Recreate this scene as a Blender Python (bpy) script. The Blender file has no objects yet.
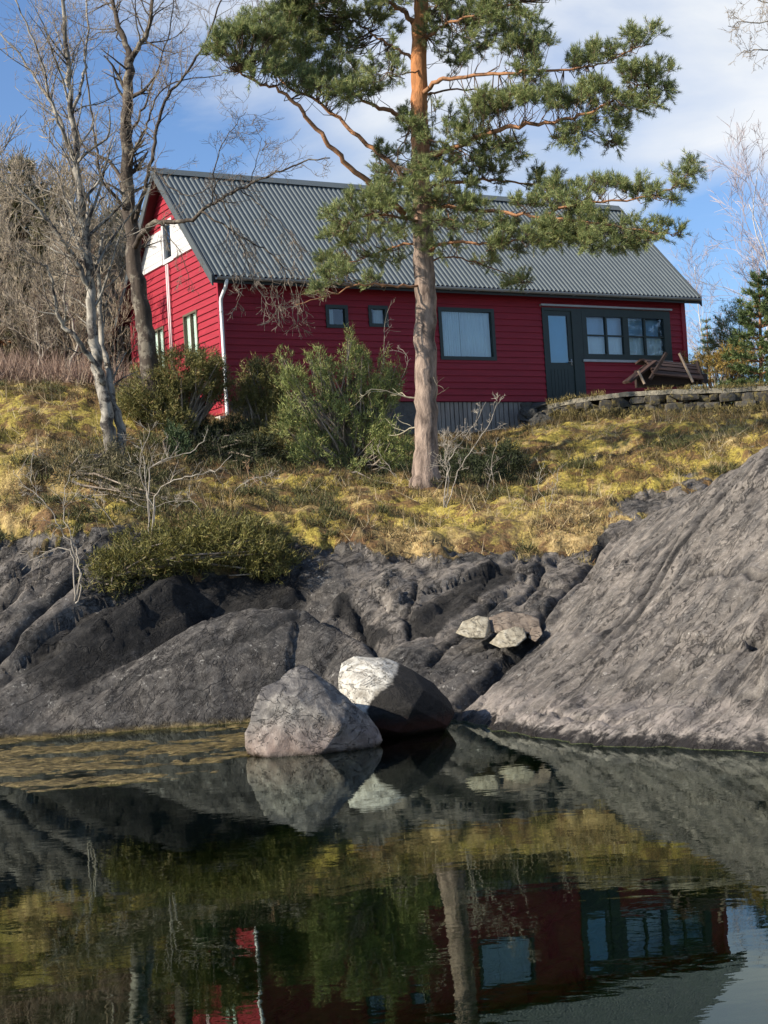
import bpy, bmesh, math, random
import numpy as np
from mathutils import Vector, Matrix, Euler
R = math.radians
random.seed(7); RNG = np.random.default_rng(7)
S = bpy.context.scene
COL = S.collection

# ------------------------------------------------------------------ camera
FPX, PITCH, ROLL, CAMH = 1537.0, 0.0396, 0.0609, 1.8346
cp, sp, cr, sr = math.cos(PITCH), math.sin(PITCH), math.cos(ROLL), math.sin(ROLL)
r0 = Vector((1, 0, 0)); u0 = Vector((0, -sp, cp)); fw = Vector((0, cp, sp))
c_right = r0 * cr - u0 * sr
c_up = r0 * sr + u0 * cr
cd = bpy.data.cameras.new('camera'); cam = bpy.data.objects.new('camera', cd); COL.objects.link(cam)
M4 = Matrix.Identity(4)
for i in range(3):
    M4[i][0] = c_right[i]; M4[i][1] = c_up[i]; M4[i][2] = -fw[i]
M4.translation = Vector((0, 0, CAMH))
cam.matrix_world = M4
cd.sensor_fit = 'VERTICAL'; cd.sensor_height = 24.0; cd.lens = 24.0 * FPX / 1024
cd.clip_start = 0.1; cd.clip_end = 5000
S.camera = cam

# ------------------------------------------------------------------ light
SUN_AZ = Vector((-0.905, -0.425)).normalized()      # horizontal direction towards the sun
SUN_EL = R(30)
sd_ = bpy.data.lights.new('sun', 'SUN'); sun = bpy.data.objects.new('sun', sd_); COL.objects.link(sun)
sdir = Vector((SUN_AZ.x * math.cos(SUN_EL), SUN_AZ.y * math.cos(SUN_EL), math.sin(SUN_EL)))
sun.rotation_euler = sdir.to_track_quat('Z', 'Y').to_euler()
sun.location = sdir * 60
sd_.energy = 5.0; sd_.angle = R(0.5); sd_.color = (1.0, 0.90, 0.75)
W_ = bpy.data.worlds.new('World'); S.world = W_; W_.use_nodes = True
nt = W_.node_tree; nt.nodes.clear()
def wn(t, **k):
    n = nt.nodes.new(t)
    for a, b in k.items(): setattr(n, a, b)
    return n
sky = wn('ShaderNodeTexSky', sky_type='NISHITA', sun_disc=False)
sky.sun_elevation = SUN_EL; sky.sun_rotation = math.atan2(sdir.x, sdir.y)
sky.air_density = 1.0; sky.dust_density = 0.6; sky.ozone_density = 2.2
tc = wn('ShaderNodeTexCoord')
mp = wn('ShaderNodeMapping'); mp.inputs['Scale'].default_value = (1.0, 1.0, 2.4); mp.inputs['Location'].default_value = (3.1, 0.4, 0.0)
nz = wn('ShaderNodeTexNoise'); nz.inputs['Scale'].default_value = 3.2; nz.inputs['Detail'].default_value = 8; nz.inputs['Roughness'].default_value = 0.52; nz.inputs['Distortion'].default_value = 0.35
# more cloud towards the right of the view (a real bank of cloud in that part of the sky)
dot = wn('ShaderNodeVectorMath', operation='DOT_PRODUCT'); dot.inputs[1].default_value = (1.0, 0.0, -0.60)
mul = wn('ShaderNodeMath', operation='MULTIPLY_ADD'); mul.inputs[1].default_value = 0.85; mul.inputs[2].default_value = 0.225
add = wn('ShaderNodeMath', operation='ADD')
ramp = wn('ShaderNodeValToRGB'); ramp.color_ramp.elements[0].position = 0.44; ramp.color_ramp.elements[1].position = 0.66
mix = wn('ShaderNodeMix', data_type='RGBA')
nz2 = wn('ShaderNodeTexNoise'); nz2.inputs['Scale'].default_value = 2.2; nz2.inputs['Detail'].default_value = 5
cramp = wn('ShaderNodeValToRGB')
cramp.color_ramp.elements[0].position = 0.35; cramp.color_ramp.elements[0].color = (6.0, 6.8, 7.9, 1)
cramp.color_ramp.elements[1].position = 0.62; cramp.color_ramp.elements[1].color = (9.4, 9.6, 9.9, 1)
tint = wn('ShaderNodeMix', data_type='RGBA', blend_type='MULTIPLY'); tint.inputs['Factor'].default_value = 1.0
tint.inputs['B'].default_value = (1.18, 1.38, 1.68, 1)
bg = wn('ShaderNodeBackground'); bg.inputs['Strength'].default_value = 0.063
wo = wn('ShaderNodeOutputWorld')
L = nt.links.new
L(tc.outputs['Generated'], mp.inputs['Vector']); L(mp.outputs['Vector'], nz.inputs['Vector']); L(mp.outputs['Vector'], nz2.inputs['Vector'])
L(tc.outputs['Generated'], dot.inputs[0]); L(dot.outputs['Value'], mul.inputs[0]); L(mul.outputs[0], add.inputs[0]); L(nz.outputs['Fac'], add.inputs[1])
sepw = wn('ShaderNodeSeparateXYZ'); L(tc.outputs['Generated'], sepw.inputs[0])
north = wn('ShaderNodeMapRange'); north.inputs['From Min'].default_value = -0.1; north.inputs['From Max'].default_value = 0.5     # the cloud bank stands over the far side, the sky behind the viewer is clear
north.inputs['To Min'].default_value = 0.12
L(sepw.outputs['Y'], north.inputs['Value']); cm_ = wn('ShaderNodeMath', operation='MULTIPLY')
gap_d = (c_right * (745 - 384) + c_up * (512 - 325) + fw * FPX).normalized()          # a clear gap low on the right
gdot = wn('ShaderNodeVectorMath', operation='DOT_PRODUCT'); gdot.inputs[1].default_value = gap_d; L(tc.outputs['Generated'], gdot.inputs[0])
gmr = wn('ShaderNodeMapRange'); gmr.inputs['From Min'].default_value = .9935; gmr.inputs['From Max'].default_value = .9995; gmr.inputs['To Max'].default_value = -.42
L(gdot.outputs['Value'], gmr.inputs['Value']); add2 = wn('ShaderNodeMath', operation='ADD'); L(add.outputs[0], add2.inputs[0]); L(gmr.outputs['Result'], add2.inputs[1])
L(add2.outputs[0], ramp.inputs['Fac']); L(ramp.outputs['Color'], cm_.inputs[0]); L(north.outputs['Result'], cm_.inputs[1]); L(cm_.outputs[0], mix.inputs['Factor'])
L(sky.outputs['Color'], tint.inputs['A']); L(tint.outputs['Result'], mix.inputs['A'])
L(nz2.outputs['Fac'], cramp.inputs['Fac']); L(cramp.outputs['Color'], mix.inputs['B'])
L(mix.outputs['Result'], bg.inputs['Color']); L(bg.outputs[0], wo.inputs['Surface'])
S.view_settings.view_transform = 'Standard'; S.view_settings.look = 'None'
S.view_settings.exposure = 0.75; S.view_settings.gamma = 1.0; S.view_settings.use_curve_mapping = False
S.render.engine = 'CYCLES'
S.cycles.transparent_max_bounces = 12; S.cycles.max_bounces = 6; S.cycles.diffuse_bounces = 3; S.cycles.glossy_bounces = 4

# ------------------------------------------------------------------ helpers
def at(px, py, d):
    """world point seen at photo pixel (px, py) that stands d metres ahead"""
    v = c_right * (px - 384) + c_up * (512 - py) + fw * FPX
    return Vector((0, 0, CAMH)) + v * (d / v.y)

def vnoise(P, seed=0):
    P = np.asarray(P, float)
    i = np.floor(P).astype(np.int64); f = P - i; f = f * f * (3 - 2 * f)
    D = P.shape[-1]; out = 0
    for c in range(1 << D):
        w = 1.0; h = np.full(P.shape[:-1], seed * 7919 + 13, np.int64)
        for k in range(D):
            b = (c >> k) & 1
            w = w * (f[..., k] if b else 1 - f[..., k])
            h = (h ^ ((i[..., k] + b) * (73856093, 19349663, 83492791)[k])) * 1274126177 & 0x7fffffff
        h = (h ^ (h >> 13)) * 1103515245 & 0x7fffffff
        h = (h ^ (h >> 11)) * 69069 & 0x7fffffff
        out = out + w * ((h >> 7 & 0xffff) / 65535.0)
    return out
def fbm(P, oct=4, seed=0, gain=0.5):
    P = np.asarray(P, float); a = 1; s = 0; t = 0
    for o in range(oct):
        s = s + a * vnoise(P * 2 ** o + o * 17.3, seed + o); t += a; a *= gain
    return s / t * 2 - 1                                   # -1..1

def linkm(name, me, m=None, parent=None, loc=None):
    o = bpy.data.objects.new(name, me); COL.objects.link(o)
    if m is not None:
        for k in (m if isinstance(m, (list, tuple)) else [m]): me.materials.append(k)
    if parent is not None: o.parent = parent
    if loc is not None: o.location = loc
    return o
def tag(o, label=None, cat=None, group=None, kind=None):
    if label: o['label'] = label
    if cat: o['category'] = cat
    if group: o['group'] = group
    if kind: o['kind'] = kind
    return o
def empty(name, loc=(0, 0, 0), rz=0):
    o = bpy.data.objects.new(name, None); COL.objects.link(o); o.location = loc; o.rotation_euler[2] = rz
    o.empty_display_size = 0.2
    return o
def copy_tree(o, parent=None):
    c = o.copy(); COL.objects.link(c)
    if parent is not None: c.parent = parent
    for ch in list(o.children): copy_tree(ch, c)
    return c

class MB:
    """collects faces, builds ONE mesh"""
    def __init__(s): s.v = []; s.f = []; s.mi = []
    def face(s, pts, mi=0):
        n = len(s.v); s.v += [tuple(p) for p in pts]; s.f.append(tuple(range(n, n + len(pts)))); s.mi.append(mi)
    def add(s, vs, fs, mi=0):
        n = len(s.v); s.v += [tuple(p) for p in vs]
        for f in fs: s.f.append(tuple(i + n for i in f)); s.mi.append(mi)
    def box(s, a, b, T=None, mi=0):
        x0, y0, z0 = a; x1, y1, z1 = b
        vs = [(x0,y0,z0),(x1,y0,z0),(x1,y1,z0),(x0,y1,z0),(x0,y0,z1),(x1,y0,z1),(x1,y1,z1),(x0,y1,z1)]
        if T: vs = [T(Vector(p)) for p in vs]
        s.add(vs, [(0,3,2,1),(4,5,6,7),(0,1,5,4),(1,2,6,5),(2,3,7,6),(3,0,4,7)], mi)
    def tube(s, pts, rad, n=6, mi=0, cap=True):
        pts = [Vector(p) for p in pts]; m = len(pts)
        if m < 2: return
        base = len(s.v); up = None
        for k in range(m):
            t = (pts[min(k + 1, m - 1)] - pts[max(k - 1, 0)])
            if t.length < 1e-9: t = Vector((0, 0, 1))
            t.normalize()
            if up is None:
                a = Vector((0, 0, 1)) if abs(t.z) < 0.9 else Vector((1, 0, 0)); up = t.cross(a).normalized()
            up = (up - t * up.dot(t))
            if up.length < 1e-6: up = t.orthogonal()
            up.normalize(); w = t.cross(up); r = rad[k] if hasattr(rad, '__len__') else rad
            for j in range(n):
                an = 2 * math.pi * j / n
                s.v.append(tuple(pts[k] + (up * math.cos(an) + w * math.sin(an)) * r))
        for k in range(m - 1):
            for j in range(n):
                a = base + k * n + j; b = base + k * n + (j + 1) % n
                s.f.append((a, b, b + n, a + n)); s.mi.append(mi)
        if cap and n > 2:
            s.f.append(tuple(base + j for j in range(n))[::-1]); s.mi.append(mi)
            s.f.append(tuple(base + (m - 1) * n + j for j in range(n))); s.mi.append(mi)
    def build(s, name, m=None, parent=None, smooth=False, loc=None):
        me = bpy.data.meshes.new(name); me.from_pydata(s.v, [], s.f)
        if len(set(s.mi)) > 1: me.polygons.foreach_set('material_index', s.mi)
        if smooth: me.polygons.foreach_set('use_smooth', [True] * len(s.f))
        me.update()
        return linkm(name, me, m, parent, loc)

# ------------------------------------------------------------------ materials
class NT:
    def __init__(s, name):
        s.m = bpy.data.materials.new(name); s.m.use_nodes = True; s.t = s.m.node_tree; s.t.nodes.clear()
        s.out = s.n('ShaderNodeOutputMaterial'); s.p = s.n('ShaderNodeBsdfPrincipled')
        s.l(s.p.outputs[0], s.out.inputs[0])
    def n(s, t, **k):
        x = s.t.nodes.new(t)
        for a, b in k.items(): setattr(x, a, b)
        return x
    def l(s, a, b): s.t.links.new(a, b)
    def coord(s, kind='Object', scale=(1, 1, 1), rot=(0, 0, 0)):
        c = s.n('ShaderNodeTexCoord'); m = s.n('ShaderNodeMapping'); m.inputs['Scale'].default_value = scale; m.inputs['Rotation'].default_value = rot
        s.l(c.outputs[kind], m.inputs[0]); return m.outputs[0]
    def noise(s, v, scale, detail=5, rough=0.55, dist=0.0, out='Fac'):
        x = s.n('ShaderNodeTexNoise'); x.inputs['Scale'].default_value = scale; x.inputs['Detail'].default_value = detail
        x.inputs['Roughness'].default_value = rough; x.inputs['Distortion'].default_value = dist
        if v is not None: s.l(v, x.inputs['Vector'])
        return x.outputs[out]
    def vor(s, v, scale, feature='F1', out='Distance', rnd=1.0):
        x = s.n('ShaderNodeTexVoronoi', feature=feature); x.inputs['Scale'].default_value = scale; x.inputs['Randomness'].default_value = rnd
        s.l(v, x.inputs['Vector']); return x.outputs[out]
    def ramp(s, f, stops, interp='LINEAR'):
        x = s.n('ShaderNodeValToRGB'); e = x.color_ramp.elements; x.color_ramp.interpolation = interp
        while len(e) < len(stops): e.new(0.5)
        for el, (p, c) in zip(e, stops):
            el.position = p; el.color = (*c, 1) if hasattr(c, '__len__') else (c, c, c, 1)
        s.l(f, x.inputs[0]); return x.outputs[0]
    def mix(s, f, a, b, blend='MIX'):
        x = s.n('ShaderNodeMix', data_type='RGBA', blend_type=blend)
        for q, v in (('Factor', f), ('A', a), ('B', b)):
            i = x.inputs[q] if q != 'Factor' else x.inputs[0]
            if q != 'Factor': i = x.inputs[6 if q == 'A' else 7]
            if hasattr(v, 'links') or hasattr(v, 'is_linked'): s.l(v, i)
            elif q == 'Factor': i.default_value = v
            else: i.default_value = (*v, 1) if hasattr(v, '__len__') else (v, v, v, 1)
        return x.outputs[2]
    def math(s, op, a, b=None, clamp=False):
        x = s.n('ShaderNodeMath', operation=op, use_clamp=clamp)
        for i, v in enumerate((a, b)):
            if v is None: continue
            if hasattr(v, 'is_linked'): s.l(v, x.inputs[i])
            else: x.inputs[i].default_value = v
        return x.outputs[0]
    def attr(s, name, out='Fac'):
        x = s.n('ShaderNodeAttribute', attribute_name=name); return x.outputs[out]
    def bump(s, h, dist=0.02, strength=1.0, normal=None):
        x = s.n('ShaderNodeBump'); x.inputs['Distance'].default_value = dist; x.inputs['Strength'].default_value = strength
        s.l(h, x.inputs['Height'])
        if normal is not None: s.l(normal, x.inputs['Normal'])
        return x.outputs[0]
    def fin(s, col=None, rough=None, nrm=None, spec=None, metal=None, **kw):
        p = s.p
        for k, v in (('Base Color', col), ('Roughness', rough), ('Normal', nrm), ('Specular IOR Level', spec), ('Metallic', metal)):
            if v is None: continue
            if hasattr(v, 'is_linked'): s.l(v, p.inputs[k])
            elif k == 'Base Color': p.inputs[k].default_value = (*v, 1)
            else: p.inputs[k].default_value = v
        return s.m

def simple(name, col, rough=0.7, var=0.15, scale=6, bump=0.0, metal=0.0, spec=0.4, kind='Object', stretch=(1,1,1)):
    t = NT(name); v = t.coord(kind, stretch)
    n = t.noise(v, scale, 6, 0.6)
    c = t.mix(n, tuple(x * (1 - var * 1.6) for x in col), tuple(min(1, x * (1 + var * 1.6)) for x in col))
    nrm = t.bump(t.noise(v, scale * 4, 5, 0.6), bump) if bump else None
    return t.fin(c, rough, nrm, spec, metal)

# ------------------------------------------------------------------ terrain data: (px, py, depth, rock, moss)
# rock 1 = bare rock; moss 1 = yellow moss, 0 = brown-green heather
CP = [
 # column -150 (left of frame)
 (-150,745,19.6,1,0),(-150,640,22,1,0),(-150,520,25,.3,.5),(-150,420,30,0,.6),(-150,370,36,0,.2),
 (-400,760,19,1,0),(-400,640,22,1,0),(-400,480,27,.5,.3),(-400,380,36,0,.2),
 # 0
 (0,738,19.9,1,0),(0,690,20.6,1,0),(0,600,22.2,1,0),(0,550,23.4,.9,0),(0,500,24.6,.1,.8),(0,450,26.6,0,.8),(0,405,30.5,0,1),(0,388,33,0,.3),
 (70,728,20.2,1,0),(60,600,22.0,1,0),(60,540,23.2,.55,.3),(60,480,25.2,0,.6),(15,522,24.0,.35,.6),(60,425,29,0,1),(60,392,32.5,0,.4),
 (120,590,22.3,1,0),(120,530,23.8,.2,.3),(115,462,27,0,.3),(115,420,30,0,.8),
 (205,560,22.9,.5,.1),(205,540,23.4,.2,.1),(205,500,25.4,0,.6),(215,478,28,0,.2),(215,440,31,.1,.0),(222,421,32.4,.1,.2),
 (290,572,23.0,.8,.1),(285,540,24.2,0,.4),(285,500,26.2,0,.8),(290,478,28.6,0,.3),(300,445,32,0,.0),
 (340,602,22.2,1,0),(345,570,22.9,.7,.2),(345,530,24.8,0,.6),(345,492,27.4,0,.5),(350,470,30.5,0,.1),
 (400,690,19.7,1,0),(400,650,20.6,1,0),(400,600,22,1,0),(405,572,23,.85,0),(410,545,24.2,0,.5),(425,489,28,0,.3),(430,462,31.5,0,0),
 (460,700,19.3,1,0),(460,640,20.9,1,0),(465,590,22.2,1,0),(470,560,23.3,.7,.1),(470,520,25.5,0,.5),(480,478,29,0,.2),(480,446,33.6,0,0),
 (520,670,19.7,1,0),(520,620,21.2,1,0),(520,570,22.8,.9,0),(530,540,24.2,0,.3),(530,500,26.5,0,.4),(520,465,30,0,.9),(525,440,33.3,0,.6),
 (560,560,23.3,.8,.3),(565,530,24.4,.1,.5),(570,480,27.8,0,.9),(570,445,31,0,1),(560,424,34,0,.7),
 (620,470,28,0,.9),(630,435,31.5,0,1),(640,424,33.4,0,.7),(600,510,25,.35,.5),(640,500,25.6,.7,.5),
 (700,465,27.5,.1,.7),(700,432,31,0,.8),(710,424,33.0,0,.4),(768,440,28.5,.2,.3),(768,424,32.6,.1,.3),(850,420,29,.1,.2),(850,405,32,0,.2),
 (1000,400,30,.1,.2),
 # behind (terrace level / yard)
 ]
def wz(x, y, z, rock=0, moss=0.2): return (x, y, z, rock, moss)
WP = [ # world points: x, y, z, rock, moss
 wz(-3.0,34,5.35,0,.1), wz(0,36,5.2,0,0), wz(3,38,5.0), wz(5,41,5.0), wz(-4,40,5.6), wz(-10,40,7.0,0,.1), wz(-16,40,8.2), wz(0,46,5.6), wz(9,44,5.0), wz(14,40,5.2), wz(16,50,5.0),
 wz(-10,52,9.0), wz(-22,52,11.5), wz(-16,66,12.0), wz(-30,66,14), wz(0,66,6.5), wz(14,66,5.0), wz(30,50,5.0), wz(30,66,5), wz(-30,40,9.5), wz(-30,28,6.0), wz(-30,20,2.5,1), wz(30,34,5),
 wz(-3.6,20.4,.0,1), wz(-2.7,20.9,.25,1), wz(-2.0,21.3,.45,1), wz(-1.2,21.4,.6,1), wz(-2.2,20.2,-.1,1), wz(-.9,20.8,.3,1),
 # lake bed
 wz(-3,12,-1.2,1), wz(-9,12.5,-1.0,1), wz(0,15,-.9,1), wz(3,14,-1.1,1), wz(3,10,-1.6,1), wz(-3,6,-2.2,1), wz(6,8,-1.8,1), wz(-12,8,-2,1), wz(12,6,-1.5,1), wz(0,0,-3,1), wz(-20,2,-3,1), wz(20,2,-2.0,1), wz(-30,12,-2,1),
 wz(0.6,18.0,-.35,1), wz(-1.2,18.6,-.25,1), wz(1.6,17,-.5,1), wz(-5.5,19.4,-.10,1),
]
# right rock dome (its own surface, joined with a maximum)
RP = [(768,752,13.95),(768,700,14.9),(768,640,16.0),(768,570,17.6),(768,500,19.5),(768,452,21.3),
      (700,748,14.5),(700,700,15.5),(700,640,17.0),(700,570,19.0),(700,510,21.4),(712,484,22.6),
      (640,748,15.0),(640,700,16.2),(640,640,17.8),(640,580,20.0),(640,530,22.6),(650,512,23.6),
      (590,744,15.3),(590,700,16.8),(590,650,18.6),(590,600,20.6),(595,560,22.9),
      (540,738,16.2),(540,705,17.4),(540,675,18.9),(540,650,20.2),(500,722,17.4),(495,705,18.5),(485,690,19.4),
      (900,770,12.4),(900,640,14.5),(900,500,17.8),(900,420,20.5),(1150,780,10.8),(1150,600,13.5),(1150,400,18)]
RW = [(1.0,15.5,-.9),(0.4,17.2,-.6),(2.2,14.0,-.7),(3.6,12.6,-.6),(5,11.6,-.7),(7,9.8,-.8),(9,8,-1),(0.5,20.5,-.3),(1.6,22.5,.5),(3.0,25,1.2),(5.2,25.5,1.9),(7.5,25,2.6),(10,24,3.3),(14,23,3.4),(3,10,-1.5),(14,10,0.5),
      (-1.5,18,-1.5),(0,13,-1.5)]

class TPS:
    def __init__(s, pts, vals, smooth=0.02):
        P = np.array(pts, float); n = len(P); s.P = P
        K = s.k(P, P) + np.eye(n) * smooth
        A = np.zeros((n + 3, n + 3)); A[:n, :n] = K; A[:n, n] = 1; A[:n, n + 1:] = P; A[n:, :n] = A[:n, n:].T
        b = np.zeros((n + 3, vals.shape[1])); b[:n] = vals
        s.c = np.linalg.solve(A, b)
    def k(s, a, b):
        r2 = ((a[:, None] - b[None]) ** 2).sum(-1)
        return 0.5 * r2 * np.log(r2 + 1e-9)
    def __call__(s, Q):
        out = []
        for q in np.array_split(Q, max(1, len(Q) // 20000)):
            out.append(s.k(q, s.P) @ s.c[:-3] + s.c[-3] + q @ s.c[-2:])
        return np.concatenate(out)
_b = []
for px, py, d, ro, mo in CP:
    p = at(px, py, d); _b.append((p.x, p.y, p.z, ro, mo))
_b += WP
_b = np.array(_b)
tbase = TPS(_b[:, :2], _b[:, 2:5], 0.05)
_r = np.array([tuple(at(*q)) for q in RP] + RW)
trock = TPS(_r[:, :2], _r[:, 2:3], 0.05)

def ridge(X, Y, crest, wf, hf, wb, hb, pf=1.8, pb=1.2):
    """rock rib with a rounded front (camera side) and back, along a crest line"""
    c = np.array([tuple(at(*q)) for q in crest]); best = np.full(X.shape, 1e9); Z = np.zeros_like(X); side = np.zeros_like(X)
    for a, b in zip(c[:-1], c[1:]):
        e = b[:2] - a[:2]; L2 = e @ e
        t = np.clip(((X - a[0]) * e[0] + (Y - a[1]) * e[1]) / L2, 0, 1)
        dx = X - a[0] - t * e[0]; dy = Y - a[1] - t * e[1]; d = np.hypot(dx, dy)
        m = d < best
        best = np.where(m, d, best); Z = np.where(m, a[2] + t * (b[2] - a[2]), Z)
        side = np.where(m, e[0] * dy - e[1] * dx, side)        # >0 behind the crest
    fr = side < 0
    return Z - np.where(fr, hf * (best / wf) ** pf, hb * (best / wb) ** pb)

def worley(P, seed=0):
    i0 = np.floor(P).astype(np.int64); f1 = np.full(P.shape[:-1], 9.0); f2 = f1.copy(); cell = np.zeros(P.shape); idh = np.zeros(P.shape[:-1], np.int64)
    for dx in (-1, 0, 1):
        for dy in (-1, 0, 1):
            c = i0 + np.array([dx, dy]); h = (c[..., 0] * 73856093 ^ c[..., 1] * 19349663 ^ (seed * 83492791 + 7)) * 1274126177 & 0x7fffffff
            h = (h ^ (h >> 13)) * 1103515245 & 0x7fffffff; h = h ^ (h >> 11)
            pt = c + np.stack([(h & 1023) / 1023.0, (h >> 10 & 1023) / 1023.0], -1); d = np.hypot(*(np.moveaxis(P - pt, -1, 0)))
            n1 = d < f1; f2 = np.where(n1, f1, np.minimum(f2, d)); f1 = np.where(n1, d, f1); idh = np.where(n1, h, idh); cell = np.where(n1[..., None], pt, cell)
    r = [((idh * k >> 5) & 1023) / 511.5 - 1 for k in (1, 7919, 104729)]
    return f1, f2, cell, r
def facets(U, V, su, sv, seed, tilt=.8):
    P = np.stack([U * su, V * sv], -1); f1, f2, c, r = worley(P, seed)
    return r[0] + tilt * (r[1] * (P[..., 0] - c[..., 0]) + r[2] * (P[..., 1] - c[..., 1])), f2 - f1
def line_dist(X, Y, pts):
    c = np.array([tuple(at(*q))[:2] for q in pts]); best = np.full(X.shape, 1e9)
    for a, b in zip(c[:-1], c[1:]):
        e = b - a; t = np.clip(((X - a[0]) * e[0] + (Y - a[1]) * e[1]) / (e @ e), 0, 1); best = np.minimum(best, np.hypot(X - a[0] - t * e[0], Y - a[1] - t * e[1]))
    return best

def sstep(x, a, b):
    t = np.clip((x - a) / (b - a), 0, 1); return t * t * (3 - 2 * t)

def terrain(X, Y):
    Q = np.stack([X.ravel(), Y.ravel()], -1)
    b = tbase(Q); z = b[:, 0].reshape(X.shape); rock = b[:, 1].reshape(X.shape); moss = b[:, 2].reshape(X.shape)
    P2 = np.stack([X, Y], -1)
    near = sstep(np.hypot(X, Y - 22), 30, 20)
    far = sstep(np.hypot(X, Y - 30), 45, 80)
    z = z * (1 - far) + np.where(Y > 25, 5.0 + 6 * sstep(-X, 5, 60), -3.0) * far
    zr = trock(Q)[:, 0].reshape(X.shape)
    zr = np.where((X > -2) & (X < 20) & (Y < 27) & (Y > 7), zr, -9)
    w1 = ridge(X, Y, [(10,735,19.9),(60,700,20.3),(120,668,20.7),(190,630,21.1),(250,603,21.5),(300,610,21.6),(350,634,21.2),(385,668,20.5)], 1.15, 1.35, 0.7, .55, 1.7)
    w2 = ridge(X, Y, [(-200,745,19.4),(-80,730,19.7),(0,690,20.2),(60,655,20.7),(110,620,21.3),(165,586,22.0),(180,580,22.4)], 1.0, 1.6, 2.2, .35, 1.3)
    w3 = ridge(X, Y, [(385,690,19.6),(430,662,20.2),(480,640,20.7),(520,612,21.4),(560,585,22.2)], 0.9, .8, 0.8, .35, 1.5)
    w4 = ridge(X, Y, [(350,610,22.0),(385,575,22.6),(420,590,22.4),(410,622,21.6)], 0.55, .5, 0.6, .25, 1.5)
    w5 = ridge(X, Y, [(425,622,21.5),(455,590,22.3),(492,572,22.8),(545,556,23.3)], 0.5, .45, 0.6, .25, 1.5)
    zz = z.copy(); rk = np.clip(rock + .55 * fbm(P2 * 1.3, 4, 5) + .25 * fbm(P2 * 5, 2, 8), 0, 1)
    rk = sstep(rk, .30, .62)
    for w in (w1, w2, w3, w4, w5):
        m = w > zz; zz = np.where(m, w, zz); rk = np.where(m & (w - z > .03), 1, rk)
    m = zr > zz; dome = m & (Y < 26.5); zz = np.where(m, zr, zz); rk = np.where(dome, np.where(zr - np.maximum(z, -5) > .04, 1, rk), rk)
    domef = dome.astype(float)
    # broken bedrock: tilted facets, strata along the strike, crevices
    sdx, sdy = .66, .75
    wx = .20 * fbm(P2 * .9, 3, 40); wy = .20 * fbm(P2 * .9, 3, 44)
    U = X * sdx + Y * sdy + wx; V = X * sdy - Y * sdx + wy
    fA, eA = facets(U, V, .55, 1.25, 3); fB, eB = facets(U, V, 1.5, 3.3, 5); fC, eC = facets(U, V, 4.0, 7.5, 8)
    fD, eD = facets(U, V, .28, .95, 12, .9); fE, eE = facets(U, V, 1.0, 3.6, 14, .9)
    st = fbm(np.stack([U * .5, V * 3.4, zz * 2], -1), 5, 21)
    smooth_whale = np.exp(-(line_dist(X, Y, [(60,710,20.1),(200,672,20.6),(340,670,20.8)]) / 1.0) ** 4)
    k1 = 1 - .93 * smooth_whale
    k1 = k1 * (1 - .35 * sstep(X, -.9, .2))
    def saw(ph, sharp=.16):                                   # dipping beds: long gentle rise, short steep drop
        f = ph - np.floor(ph); return np.where(f < 1 - sharp, f / (1 - sharp), (1 - f) / sharp) - .5
    m1 = sstep(fbm(P2 * .7, 2, 101), -.25, .2); m2 = sstep(fbm(P2 * 1.1, 2, 102), -.2, .25)
    beds = .13 * saw(V * 1.15 + .30 * fbm(P2 * .6, 2, 103)) * m1 + .055 * saw(V * 3.4 + .4 * fbm(P2 * .9, 2, 104)) * m2 + .05 * saw(U * .8 + V * .35 + .3 * fbm(P2 * .7, 2, 105), .12) * (1 - m2)
    fine = .010 * fbm(P2 * 13, 3, 91)
    dl = .05 * smooth_whale * fbm(P2 * 1.5, 3, 111) + k1 * (.12 * fA + .040 * fB + .9 * beds) + .014 * fC + .025 * st + fine - (.05 * sstep(-eB, -.05, 0) + .08 * sstep(-eA, -.06, 0)) * (1 - np.clip(smooth_whale * 1.2, 0, 1))
    dd_ = .055 * fD + .022 * fE + .030 * st + .80 * beds + fine - .03 * sstep(-eE, -.04, 0) * sstep(fbm(P2 * .9, 2, 77), 0, .25) - .03 * sstep(-eD, -.03, 0)
    dz_r = np.where(dome, dd_, dl)
    lr = sstep(X, -3.6, -5.0) * sstep(zz, .7, 1.4) + .22 * np.exp(-((X - .5) / 1.3) ** 2 - ((Y - 22.3) / .9) ** 2)
    dz_r = dz_r + lr * (.16 * np.round(fA * 1.5) / 1.5 + .10 * fB)
    crack = np.zeros_like(X)
    for pts, w_, dp_ in (([(596,709,16.4),(630,697,16.5),(656,685,16.7),(700,672,16.6),(768,665,16.2),(850,650,15.6)], .055, .12),
                       ([(470,706,19.1),(500,672,19.9),(530,650,20.5),(556,612,21.6),(585,575,22.7),(606,545,23.8)], .10, .22),
                       ([(70,706,20.2),(150,678,20.5),(215,652,20.8),(262,632,21.0),(300,612,21.4)], .03, .05),
                       ([(418,585,22.6),(412,610,21.9),(408,640,21.1)], .035, .10), ([(508,592,22.3),(480,615,21.6),(450,640,20.9),(430,668,20.2)], .04, .10),
                       ([(540,556,23.2),(536,585,22.5),(520,608,21.9)], .04, .12), ([(352,600,22.2),(372,640,21.2),(392,672,20.3)], .04, .10),
                       ([(0,665,21),(40,630,21.6),(78,600,22.2)], .06, .25), ([(-40,620,22.0),(30,590,22.5),(85,560,23.0)], .07, .22), ([(620,640,18.5),(680,560,20.2),(740,500,21.4)], .05, .08),
                       ([(560,690,18.0),(640,600,19.4),(690,540,21)], .045, .07), ([(655,612,18.9),(700,590,18.9),(768,575,17.6),(850,560,17)], .045, .07), ([(640,560,21),(690,515,21.9)], .04, .06), ([(540,712,17.2),(600,725,15.9),(640,718,15.6)], .04, .06), ([(700,735,14.9),(730,700,15.3),(790,690,15)], .045, .08)):
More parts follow.
